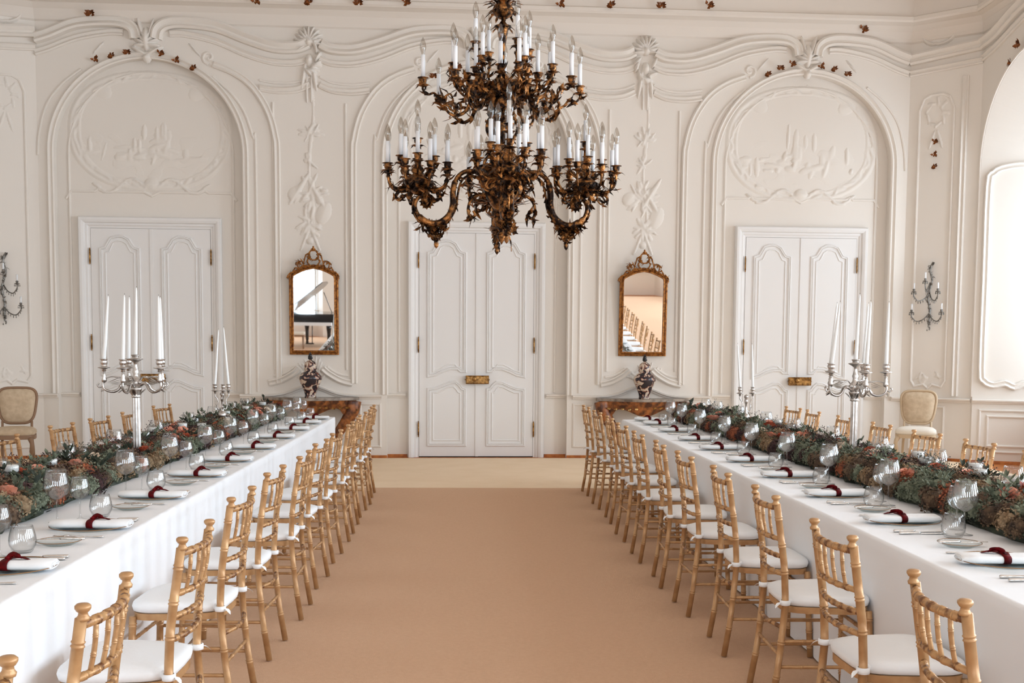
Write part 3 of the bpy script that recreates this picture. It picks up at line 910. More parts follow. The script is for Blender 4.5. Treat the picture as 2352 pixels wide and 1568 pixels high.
def put_chair(x, y, rz, label, group):
    if first[0]:
        ch0.location = (x, y, CZ); ch0.rotation_euler = (0, 0, rz)
        tag(ch0, label, 'chair', group)
        first[0] = False
    else: dup(ch0, (x, y, CZ), rz, label, group)
for lst, nm, base in ((RA, 'right', 0), (LA, 'left', pi)):
    for i, (y, x, a) in enumerate(lst):
        put_chair(x, y, base - radians(a), 'gold banquet chair on the aisle side of the %s table, %s from the camera' % (nm, ORD[i]), 'gold chairs along the aisle side of the %s table' % nm)
for lst, nm, base in ((RF, 'right', pi), (LF, 'left', 0)):
    for i, (y, x, a) in enumerate(lst):
        put_chair(x, y, base - radians(a), 'gold banquet chair on the wall side of the %s table, %s from the camera' % (nm, ORD[i]), 'gold chairs along the wall side of the %s table' % nm)

# ------------------------------------------------------------------ long tables under cloths
TZ = .752
def cloth(x0, x1, y0, y1, label, seed):
    per = []
    st = .06
    r = .02
    def edge(a, b):
        n = max(2, int(hypot(b[0] - a[0], b[1] - a[1]) / st))
        return [(a[0] + (b[0] - a[0]) * i / n, a[1] + (b[1] - a[1]) * i / n) for i in range(n)]
    cs = [(x0, y0), (x1, y0), (x1, y1), (x0, y1)]
    nrm = [(0, -1), (1, 0), (0, 1), (-1, 0)]
    loop = []
    for k in range(4):
        for p in edge(cs[k], cs[(k + 1) % 4]):
            loop.append((p, nrm[k]))
    n = len(loop)
    rings = [(0.0, -.012), (0.0, -.004), (-.004, .003), (-.012, .008), (-.05, .009), (-.2, .007), (-.4, .004), (-.58, .002), (-.735, .0)]
    vs = []; fs = []
    for dz, off in rings:
        for i, (p, nn) in enumerate(loop):
            f = max(0, -dz) / .735
            wv = .012 * f * noise.noise(Vector((p[0] * 3.1, p[1] * 3.1, seed))) + .008 * f * noise.noise(Vector((p[0] * 9, p[1] * 9, seed + 4))) + .004 * sin(i * .35) * f
            if i % 19 == 0: wv += .003 * (1 if f > 0 else 0)
            q = off + wv
            zz = TZ + dz
            if dz <= -.7: zz += .006 * noise.noise(Vector((p[0] * 2, p[1] * 2, seed)))
            vs.append((p[0] + nn[0] * q, p[1] + nn[1] * q, zz))
    m = len(rings)
    for k in range(m - 1):
        for i in range(n):
            j = (i + 1) % n
            fs.append((k * n + i, (k + 1) * n + i, (k + 1) * n + j, k * n + j))
    mb = MB().add(vs, fs)
    mb.add([vs[i] for i in range(n)], [tuple(range(n))], None, False)
    return tag(mb.build('tablecloth', 'linen'), label, 'tablecloth', 'floor-length white tablecloths')
LX0, LX1, RX0, RX1 = -2.575, -1.402, 1.738, 2.98
cloth(LX0, LX1, 1.15, 12.42, 'white tablecloth draped to the floor over the long left table', 3.3)
cloth(RX0, RX1, 1.15, 12.20, 'white tablecloth draped to the floor over the long right table', 9.1)

# ------------------------------------------------------------------ place settings
def shell(prof_out, t):
    """closed thin-walled glass profile"""
    inner = [(max(0.0005, r - t), z) for r, z in reversed(prof_out)]
    return inner
def big_glass(H_=.235, bw=.056, st=.100, name='wine_glass'):
    k = H_
    bowl = [(.004, st), (.020, st + .008), (bw * .78, st + (H_ - st) * .18), (bw * .98, st + (H_ - st) * .38), (bw, st + (H_ - st) * .48), (bw * .93, st + (H_ - st) * .68), (bw * .80, st + (H_ - st) * .88), (bw * .74, H_)]
    foot = [(0, .0005), (.036 * H_ / .235, .0005), (.037 * H_ / .235, .002), (.018, .004), (.006, .010), (.0036, .025), (.0034, st - .02)]
    inner = [(max(.0, r - .0012), z + (.004 if i == 0 else .001)) for i, (r, z) in enumerate(bowl)][::-1]
    inner[0] = (bowl[-1][0] - .0012, H_)
    inner.append((0, st + .006))
    return MB().lathe(foot + bowl + inner, (0, 0, 0), 22, cap=False).build(name, 'glass')
def tumbler_mesh():
    o = [(0, .001), (.030, .001), (.036, .006), (.048, .03), (.050, .048), (.047, .07), (.041, .092), (.038, .104)]
    i_ = [(.0368, .104), (.0398, .092), (.0458, .07), (.0488, .048), (.046, .03), (.033, .010), (0, .008)]
    return MB().lathe(o + i_, (0, 0, 0), 22, cap=False).build('tumbler', 'glass')
def plate_mesh(r, name):
    t = MB().lathe([(0, .001), (r * .6, .001), (r * .68, .004), (r * .93, .015), (r, .020), (r * .93, .019), (r * .67, .008), (r * .6, .005), (0, .005)], (0, 0, 0), 44, cap=False).build(name, 'plateglass')
    rg = [(r * cos(2 * pi * i / 44), r * sin(2 * pi * i / 44), .0195) for i in range(44)]
    MB().tube(rg, .0015 if r > .1 else .0012, 6, closed=True).build('gilt_rim', 'rim', t)
    return t
def napkin_mesh(seed):
    r = random.Random(seed)
    mb = MB()
    L_, ww, hh = .33, .052, .017
    ys = [(-.5, .80), (-.485, .97), (-.3, 1.0), (-.06, .97), (0, .93), (.06, .97), (.3, 1.0), (.485, .97), (.5, .80)]
    n = 20
    vs = []; fs = []
    for y, k in ys:
        for i in range(n):
            a = 2 * pi * i / n
            c, s = cos(a), sin(a)
            x = abs(c) ** .7 * (1 if c > 0 else -1) * ww * k
            z = abs(s) ** .8 * (1 if s > 0 else -1) * hh * k
            z += .0022 * sin(x * 170) * (1 if s > 0 else 0)
            vs.append((x + .003 * sin(y * 5 + seed), y * L_, z + .017))
    m = len(ys)
    for k in range(m - 1):
        for i in range(n):
            fs.append((k * n + i, k * n + (i + 1) % n, (k + 1) * n + (i + 1) % n, (k + 1) * n + i))
    mb.add(vs, fs)
    for e in (0, m - 1):
        mb.add([vs[e * n + i] for i in range(n)], [tuple(range(n))])
        # rolled layers seen at the end
        y = ys[e][0] * L_ + (.0015 if e else -.0015)
        for q in (.75, .45):
            mb.tube([(ww * q * cos(2 * pi * i / 14), y, .017 + hh * q * .7 * sin(2 * pi * i / 14)) for i in range(14)], .0022, 5, closed=True)
    t = mb.build('napkin', 'napkin')
    rb = MB()
    prof = []
    for i in range(25):
        a = -pi / 2 + 2 * pi * i / 24
        prof.append((abs(cos(a)) ** .7 * (1 if cos(a) > 0 else -1) * (ww + .002), .017 + abs(sin(a)) ** .8 * (1 if sin(a) > 0 else -1) * (hh + .0018)))
    wd = .014
    yo = r.uniform(-.01, .01)
    vs = []; fs = []
    for x, z in prof:
        vs += [(x, yo - wd, z), (x, yo + wd, z), (x * 1.03, yo + wd, z + .0015), (x * 1.03, yo - wd, z + .0015)]
    for i in range(24):
        a, b_ = i * 4, i * 4 + 4
        fs += [(a, a + 1, b_ + 1, b_), (a + 3, b_ + 3, b_ + 2, a + 2), (a + 1, a + 2, b_ + 2, b_ + 1), (a, b_, b_ + 3, a + 3)]
    rb.add(vs, fs)
    # loop and pointed tail of the knotted ribbon lying on top
    lp = [(.0, yo, .036), (.010, yo - .003, .046), (.004, yo - .02, .052), (-.008, yo - .036, .048), (-.005, yo - .05, .040)]
    rb.tube(smooth_path(lp, 4), [.011] * 8 + [.009] * 6 + [.004] * 3, 6, flat=.25)
    rb.leaf((0, yo, .038), (-.15, -1, .14), (0, 0, 1), .09, .030, -.25, 5)
    rb.leaf((0, yo, .038), (.5, .3, .2), (0, 0, 1), .03, .022, -.5, 4)
    rb.lathe([(0, -.008), (.011, -.004), (.012, .004), (0, .010)], (0, yo, .038), 8)
    rb.build('ribbon', 'ribbon', t)
    return t
def knife_mesh(L_=.225, name='dinner_knife'):
    mb = MB()
    h = -L_ / 2
    mb.tube([(0, h, .007), (0, h + .004, .007), (0, h + .05, .007), (0, h + .085, .007), (0, h + .095, .006)], [.005, .0085, .0075, .006, .004], 8, flat=.75)
    vs = []
    for y, w_ in ((h + .09, .004), (h + .11, .008), (h + .17, .010), (h + .21, .008), (h + L_, .001)):
        vs += [(-w_, y, .004), (w_ * .5, y, .0062), (w_ * .9, y, .004), (w_ * .5, y, .0025)]
    fs = []
    for i in range(4):
        for k in range(4):
            fs.append((i * 4 + k, i * 4 + (k + 1) % 4, i * 4 + 4 + (k + 1) % 4, i * 4 + 4 + k))
    mb.add(vs, fs)
    return mb.build(name, 'steel')
def fork_mesh(L_=.20, name='dinner_fork'):
    mb = MB()
    h = -L_ / 2
    mb.tube([(0, h, .005), (0, h + .01, .005), (0, h + .06, .005), (0, h + .12, .010), (0, h + .14, .011)], [.004, .008, .0045, .0035, .005], 8, flat=.45)
    mb.tube([(0, h + .135, .011), (0, h + .15, .010), (0, h + .158, .009)], [.005, .011, .012], 8, flat=.25)
    for k in range(4):
        x = -.0095 + .0063 * k
        mb.tube([(x, h + .152, .009), (x, h + .175, .006), (x * .95, h + L_, .010)], [.0021, .0019, .0009], 5)
    return mb.build(name, 'steel')
PR = dict(big=big_glass(), small=big_glass(.195, .044, .090, 'white_wine_glass'), tumbler=tumbler_mesh(), plate=plate_mesh(.168, 'charger_plate'), bread=plate_mesh(.085, 'bread_plate'),
          napkin=napkin_mesh(1), knife=knife_mesh(), knife2=knife_mesh(.20, 'fish_knife'), fork=fork_mesh(), butter=knife_mesh(.17, 'butter_knife'))
used = set()
def put(key, loc, rz, label, cat, group):
    o = PR[key]
    if key in used:
        o = dup(o, loc, rz, label, group)
    else:
        used.add(key)
        o.location = loc; o.rotation_euler = (0, 0, rz)
    tag(o, label, cat, group)
    return o
PLY = {'left': [3.94, 4.84, 5.8, 6.76, 7.64, 8.56, 9.54, 10.43, 11.3, 11.98], 'right': [4.03, 5.0, 5.9, 6.78, 7.7, 8.6, 9.46, 10.42, 11.35, 11.93]}
OFF = {'left': dict(big=(.19, .20), small=(.26, .125), tumbler=(.36, .075), k1=.20, k2=.235, fork=-.22, bread=-.385), 'right': dict(big=(.32, .155), small=(.165, .185), tumbler=(.385, .065), k1=.245, k2=.29, fork=-.22, bread=-.37)}
jr = random.Random(77)
for nm in ('left', 'right'):
    xin = -1 if nm == 'left' else 1
    px = -1.582 if nm == 'left' else 1.995
    of = OFF[nm]
    for i, y in enumerate(PLY[nm]):
        rz = pi / 2 if nm == 'left' else -pi / 2
        def P(dr, df, z): return (px + xin * df, y + (dr if nm == 'left' else -dr), z)
        wh = 'aisle side of %s table, %s setting from the camera' % (nm, ORD[i])
        g = lambda s: '%s on the aisle side of the %s table' % (s, nm)
        put('plate', P(0, 0, TZ), 0, 'gilt-rimmed glass charger plate, %s' % wh, 'plate', g('charger plates'))
        put('napkin', P(0, 0, TZ + .0075), rz + jr.uniform(-.06, .06), 'rolled napkin with red ribbon, %s' % wh, 'napkin', g('napkins'))
        put('bread', P(of['bread'], .0, TZ), 0, 'small glass bread plate, %s' % wh, 'plate', g('bread plates'))
        put('butter', P(of['bread'] + .01, -.01, TZ + .0165), rz + .1, 'butter knife on the bread plate, %s' % wh, 'knife', g('butter knives'))
        put('knife', P(of['k1'], -.02, TZ), rz + jr.uniform(-.04, .04), 'dinner knife nearest the plate, %s' % wh, 'knife', g('dinner knives'))
        put('knife2', P(of['k2'] + .01, -.03, TZ), rz + jr.uniform(-.04, .04), 'outer silver fish knife, %s' % wh, 'knife', g('fish knives'))
        put('fork', P(of['fork'], -.02, TZ), rz + jr.uniform(-.04, .04), 'silver dinner fork, %s' % wh, 'fork', g('dinner forks'))
        for k, lab, cat in (('big', 'large red wine glass', 'wine glass'), ('small', 'smaller white wine glass', 'wine glass'), ('tumbler', 'stemless tumbler', 'glass')):
            a, b_ = of[k]
            put(k, P(a + jr.uniform(-.012, .012), b_ + jr.uniform(-.012, .012), TZ), 0, '%s, %s' % (lab, wh), cat, g({'big': 'red wine glasses', 'small': 'white wine glasses', 'tumbler': 'tumblers'}[k]))
    # wall side
    far = [y for y in PLY[nm] if y > (5.6 if nm == 'left' else 4.4)]
    pxf = (LX0 + .21) if nm == 'left' else (RX1 - .21)
    for i, y in enumerate(far):
        wh = 'wall side of %s table, %s setting from the camera' % (nm, ORD[i])
        g = lambda s: '%s on the wall side of the %s table' % (s, nm)
        def P(dr, df, z): return (pxf - xin * df, y + (-dr if nm == 'left' else dr), z)
        rz = -pi / 2 if nm == 'left' else pi / 2
        put('plate', P(0, 0, TZ), 0, 'gilt-rimmed glass charger plate, %s' % wh, 'plate', g('charger plates'))
        put('napkin', P(0, 0, TZ + .0075), rz + jr.uniform(-.06, .06), 'rolled napkin with red ribbon, %s' % wh, 'napkin', g('napkins'))
        for k, lab, cat, (a, b_) in (('big', 'large red wine glass', 'wine glass', (.27, .12)), ('small', 'smaller white wine glass', 'wine glass', (.20, .17)), ('tumbler', 'stemless tumbler', 'glass', (.34, .05))):
            put(k, P(a + jr.uniform(-.015, .015), b_ + jr.uniform(-.015, .015), TZ), 0, '%s, %s' % (lab, wh), cat, g({'big': 'red wine glasses', 'small': 'white wine glasses', 'tumbler': 'tumblers'}[k]))

# ------------------------------------------------------------------ flower garlands
FL = {'sage': mat('sage_petals', srgb(128, 134, 112), .8, c2=srgb(66, 74, 56), scale=26), 'brown': mat('faded_brown_petals', srgb(112, 88, 66), .85, c2=srgb(56, 42, 32), scale=26),
      'rust': mat('rust_petals', srgb(176, 98, 62), .85, c2=srgb(88, 46, 34), scale=26), 'tan': mat('tan_petals', srgb(158, 134, 104), .8, c2=srgb(112, 84, 54), scale=26),
      'deep': mat('deep_green_leaves', srgb(62, 70, 54), .7, c2=srgb(36, 42, 32), scale=16), 'peach': mat('peach_petals', srgb(232, 170, 146), .7, c2=srgb(212, 132, 104), scale=16),
      'cream': mat('cream_petals', srgb(222, 204, 184), .7), 'orange': mat('orange_petals', srgb(196, 96, 60), .75, c2=srgb(150, 62, 40), scale=16), 'mauve': mat('burgundy_petals', srgb(76, 46, 44), .85, c2=srgb(42, 26, 28), scale=20)}
def hydrangea(seed, r=.07):
    g = random.Random(seed)
    mb = MB()
    N = 46
    mb.lathe([(0, -r * .55), (r * .6, -r * .4), (r * .8, 0), (r * .6, r * .5), (0, r * .75)], (0, 0, 0), 10)
    for k in range(N):
        z = 1 - (k + .5) / N * 1.65
        a = k * 2.399963 + g.uniform(-.2, .2)
        q = sqrt(max(0, 1 - z * z))
        nrm = Vector((q * cos(a), q * sin(a), z))
        p = nrm * r * g.uniform(.80, 1.02)
        t1 = nrm.orthogonal().normalized()
        t2 = nrm.cross(t1)
        b0 = g.uniform(0, pi)
        for j in range(4):
            th = b0 + j * pi / 2
            d = t1 * cos(th) + t2 * sin(th)
            e = nrm.cross(d)
            s = .016 * g.uniform(.8, 1.2)
            tip = nrm * g.uniform(-.1, .6)
            mb.add([p, p + (d + e * .6) * s * .7 + tip * s * .3, p + (d + tip) * s, p + (d - e * .6) * s * .7 + tip * s * .3], [(0, 1, 2, 3)], None, False)
    return mb
def rose(seed, r=.045):
    g = random.Random(seed)
    mb = MB()
    for ring, (n, rr, tilt) in enumerate(((3, .25, 1.5), (5, .5, 1.25), (6, .75, .9), (7, .95, .5))):
        for k in range(n):
            a = 2 * pi * k / n + ring + g.uniform(-.2, .2)
            d = Vector((cos(a), sin(a), 0))
            sd = Vector((-sin(a), cos(a), 0))
            base = d * r * rr * .35
            up = Vector((0, 0, sin(tilt))) + d * cos(tilt)
            w_ = r * (.35 + .25 * rr)
            vs = []
            for i in range(4):
                t = i / 3
                c = base + up * (r * .9 * t) + d * (r * .25 * t * t)
                ww = w_ * sin(pi * (.25 + .6 * t))
                vs += [c - sd * ww + d * -.2 * ww, c, c + sd * ww + d * -.2 * ww]
            mb.add(vs, [(i * 3 + j, i * 3 + j + 1, i * 3 + j + 4, i * 3 + j + 3) for i in range(3) for j in range(2)])
    return mb
def spray(seed, kind):
    g = random.Random(seed)
    mb = MB()
    for k in range(5 if kind else 4):
        a = g.uniform(0, 2 * pi)
        d = Vector((cos(a) * .6, sin(a) * .6, g.uniform(.4, 1))).normalized()
        L_ = g.uniform(.09, .17)
        P_ = [d * (L_ * t) + Vector((0, 0, -.25 * L_ * t * t)) + Vector((sin(a), -cos(a), 0)) * .02 * sin(t * 4) for t in (0, .25, .5, .75, 1)]
        mb.tube(P_, [.0022, .002, .0016, .0013, .0008], 4)
        for i in range(1, 5):
            for s in (-1, 1):
                sd = (d.cross(Vector((0, 0, 1))) * s + d * .5 + Vector((0, 0, g.uniform(-.3, .5)))).normalized()
                if kind == 0: mb.leaf(P_[i], sd, (0, 0, 1), g.uniform(.03, .05), .024, .2, 3)
                else:
                    q = P_[i] + sd * g.uniform(.008, .03)
                    mb.tube([P_[i], q], .0009, 3)
                    mb.lathe([(0, -.004), (.0045, 0), (0, .005)], q, 5)
        if kind == 0: mb.leaf(P_[-1], d, (0, 0, 1), .045, .022, 0, 3)
    return mb
def big_leaf(seed):
    g = random.Random(seed)
    mb = MB()
    for k in range(3):
        a = g.uniform(0, 2 * pi)
        mb.leaf((0, 0, 0), (cos(a), sin(a), g.uniform(.2, .8)), (0, 0, 1), g.uniform(.10, .15), .05, g.uniform(-.3, .1), 6)
    return mb
HM = {}
def shared(kind, i, build, m):
    k = (kind, i, m)
    if k not in HM:
        o = build.build(kind, FL[m])
        me = o.data
        bpy.data.objects.remove(o)
        HM[k] = me
    return HM[k]
MBs = {('hydrangea_head', i): hydrangea(i) for i in range(4)}
MBs.update({('rose', i): rose(20 + i) for i in range(2)})
MBs.update({('leaf_spray', i): spray(30 + i, 0) for i in range(3)})
MBs.update({('berry_spray', i): spray(40 + i, 1) for i in range(3)})
MBs.update({('foliage_leaf', i): big_leaf(50 + i) for i in range(3)})
def garland(cx, hw, y0, y1, label, seed, wob=0.0):
    g = random.Random(seed)
    root = thing('flower_garland', label, 'garland', (cx, y0, TZ), 0, 'flower garlands down the long tables')
    # dense bed of moss and leaves
    bed = MB()
    n = int((y1 - y0) / .08)
    k = 12
    vs = []; fs = []
    for i in range(n + 1):
        y = (y1 - y0) * i / n
        for j in range(k + 1):
            a = pi * j / k
            rr = 1 + .28 * noise.noise(Vector((y * 6, j * .9, seed)))
            vs.append((-cos(a) * hw * .80 * rr, y, max(0.0015, sin(a) * .085 * rr)))
    for i in range(n):
        for j in range(k):
            fs.append((i * (k + 1) + j, i * (k + 1) + j + 1, (i + 1) * (k + 1) + j + 1, (i + 1) * (k + 1) + j))
    bed.add(vs, fs, None, False)
    for e in range(int((y1 - y0) * 150)):
        y = g.uniform(0, y1 - y0)
        a = g.uniform(.0, pi)
        p = Vector((-cos(a) * hw * .82, y, max(.004, sin(a) * .088)))
        d = Vector((-cos(a) + g.uniform(-.6, .6), g.uniform(-1, 1), sin(a) + g.uniform(-.1, .7)))
        bed.leaf(p, d, (0, 0, 1), g.uniform(.03, .06), g.uniform(.014, .026), .2, 3)
    bo = bed.build('foliage_bed', FL['deep'], root)
    bo['kind'] = 'stuff'
    count = {}
    rest = {}
    def place(kind, i, m, p, rot, sc):
        count[kind] = count.get(kind, 0) + 1
        if count[kind] <= 96:
            o = bpy.data.objects.new(kind, shared(kind, i, MBs[(kind, i)], m))
            COL.objects.link(o)
            o.parent = root
            o.location = p
            o.rotation_euler = rot
            o.scale = (sc, sc, sc)
        else:
            r_ = rest.setdefault((kind, m), MB())
            mx = Matrix.Translation(p) @ Matrix.Rotation(rot[2], 4, 'Z') @ Matrix.Rotation(rot[0], 4, 'X') @ Matrix.Scale(sc, 4)
            r_.add(MBs[(kind, i)].v, MBs[(kind, i)].f, mx, kind != 'hydrangea_head')
    y = 0.0
    L_ = y1 - y0
    while y < L_ - .03:
        # colour drifts along the table in long patches
        nz = noise.noise(Vector((y * 1.1, seed * 1.7, 0)))
        for slot in (-1.0, -.72, -.38, -.05, .3, .62, .95):
            if g.random() < .06: continue
            xx = slot * hw * .86 * (1 if slot > -.9 else 1) + g.uniform(-.02, .02)
            if wob < 0: xx = -xx
            zz = .054 + .050 * (1 - slot * slot) + g.uniform(-.002, .015)
            yy = y + g.uniform(-.03, .03)
            r = g.random()
            m = ('sage' if r < .46 else 'brown' if r < .66 else 'tan' if r < .80 else 'mauve' if r < .90 else 'rust') if nz > -.05 else ('brown' if r < .28 else 'rust' if r < .44 else 'sage' if r < .72 else 'mauve' if r < .84 else 'tan')
            place('hydrangea_head', g.randrange(4), m, Vector((xx, yy, zz)), (g.uniform(-.5, .5), 0, g.uniform(0, 6)), g.uniform(.72, 1.08))
        y += .105
    for e in range(int(L_ * 6)):
        y = L_ * (e + g.random()) / (int(L_ * 6))
        xx = g.uniform(-.75, .75) * hw
        zz = .10 + .05 * (1 - (xx / hw) ** 2)
        place('rose', g.randrange(2), g.choice(('peach', 'peach', 'cream', 'orange')), Vector((xx, y, zz)), (g.uniform(-.9, .9), 0, g.uniform(0, 6)), g.uniform(.6, .9))
    for e in range(int(L_ * 5)):
        y = L_ * (e + g.random()) / (int(L_ * 5))
        xx = g.uniform(-.8, .8) * hw
        zz = .08 + .06 * (1 - (xx / hw) ** 2)
        place('leaf_spray', g.randrange(3), g.choice(('sage', 'sage', 'deep')), Vector((xx, y, zz)), (g.uniform(-.5, .5), 0, g.uniform(0, 6)), g.uniform(.6, 1.0))
    for e in range(int(L_ * 9)):
        y = L_ * (e + g.random()) / (int(L_ * 9))
        xx = g.uniform(-.5, 1) * hw * (-1 if cx < 0 else 1)
        zz = .09 + .05 * (1 - (xx / hw) ** 2)
        place('berry_spray', g.randrange(3), g.choice(('mauve', 'deep', 'brown')), Vector((xx, y, zz)), (g.uniform(-.4, .4), 0, g.uniform(0, 6)), g.uniform(.6, 1.0))
    for e in range(int(L_ * 2)):
        y = L_ * (e + g.random()) / (int(L_ * 2))
        xx = g.uniform(-.7, .7) * hw
        place('foliage_leaf', g.randrange(3), 'deep', Vector((xx, y, .10)), (g.uniform(-.4, .4), 0, g.uniform(0, 6)), g.uniform(.45, .75))
    # whatever is past a hundred of a kind becomes one mass per kind
    for kind in sorted(set(k_[0] for k_ in rest)):
        me = None
        tot = MB(); mi_ = []; ms = []
        for (kk, m), r_ in rest.items():
            if kk != kind: continue
            ms.append(m)
            mi_ += [len(ms) - 1] * len(r_.f)
            off = len(tot.v)
            tot.v += r_.v
            tot.f += [tuple(i + off for i in f) for f in r_.f]
            tot.s += r_.s
        o = tot.build(kind, FL[ms[0]], root)
        for m in ms[1:]: o.data.materials.append(FL[m])
        o.data.polygons.foreach_set('material_index', mi_)
        o['kind'] = 'stuff'
    return root
GY0 = 4.15
garland(-2.13, .235, GY0, 12.36, 'garland of dried hydrangeas, roses and dark leaves down the middle of the left table', 4, 1)
garland(2.50, .26, GY0, 12.15, 'garland of dried hydrangeas, roses and dark leaves down the middle of the right table', 8, -1)

# floating candles on tall clear holders
vh = MB().lathe([(0, 0), (.030, 0), (.031, .003), (.008, .008), (.005, .03), (.005, .120), (.016, .128), (.034, .136), (.038, .160), (.040, .188), (.0388, .188), (.0368, .160), (.032, .139), (0, .134)], (0, 0, 0), 16, cap=False).build('candle_holder', 'glass')
vc = MB().lathe([(0, 0), (.029, 0), (.034, .006), (.034, .030), (.030, .034), (.004, .032), (0, .032)], (0, 0, 0), 16).build('floating_candle', 'wax')
MB().tube([(0, 0, .03), (.001, 0, .04)], .0012, 5).build('wick', 'dark', vc)
VL = [(5.47, -2.16, .010), (5.87, -2.12, .0), (6.24, -2.18, -.01), (6.9, -2.1, -.02), (7.66, -2.14, .0), (7.93, -2.05, -.03), (8.1, -2.2, .0), (8.53, -2.1, .0), (8.8, -2.02, -.02), (9.15, -2.16, .0), (10.1, -2.1, 0), (10.9, -2.08, 0), (11.7, -2.06, 0), (4.7, -2.1, .0)]
VR = [(4.75, 2.55, .0), (5.18, 2.62, -.01), (5.57, 2.62, -.01), (5.76, 2.68, .0), (6.26, 2.62, -.02), (6.41, 2.64, .0), (6.93, 2.66, -.01), (7.66, 2.6, -.02), (8.5, 2.58, 0), (9.2, 2.6, 0), (10.4, 2.58, 0), (11.2, 2.56, 0)]
fst = True
for nm, lst in (('left', VL), ('right', VR)):
    for i, (y, x, dz) in enumerate(sorted(lst)):
        wh = 'in the garland of the %s table, %s from the camera' % (nm, ORD[i] if i < 13 else 'farthest')
        z = TZ + .018 + dz
        if fst:
            a, b_ = vh, vc
            fst = False
        else:
            a = vh.copy(); COL.objects.link(a)
            b_ = dup(vc, (0, 0, 0), 0, 'x')
        a.location = (x, y, z)
        b_.location = (x, y, z + .145)
        tag(a, 'clear stemmed glass candle holder %s' % wh, 'candle holder', 'glass candle holders in the garlands')
        tag(b_, 'short white floating candle %s' % wh, 'candle', 'floating candles in the garlands')

# ------------------------------------------------------------------ silver candelabra and tapers
def taper(p, L_, lean, label, group, r=.0125):
    mb = MB()
    P_ = [(0, 0, 0), (0, 0, .02), (lean[0] * .3, lean[1] * .3, L_ * .3), (lean[0] * .7, lean[1] * .7, L_ * .7), (lean[0] * .95, lean[1] * .95, L_ * .95), (lean[0], lean[1], L_)]
    mb.tube(P_, [r * .9, r, r * .92, r * .68, r * .45, .0015], 12)
    o = mb.build('taper_candle', 'wax', None, p)
    MB().tube([(lean[0], lean[1], L_ - .004), (lean[0] + .001, lean[1], L_ + .008)], .001, 4).build('wick', 'dark', o)
    tag(o, label, 'candle', group)
CUP = [(.006, -.05), (.013, -.045), (.010, -.035), (.016, -.03), (.036, -.026), (.038, -.022), (.018, -.018), (.014, -.008), (.020, .0), (.022, .012), (.017, .022), (.024, .027), (.024, .030), (.0135, .029), (.0135, .012), (0, .012)]
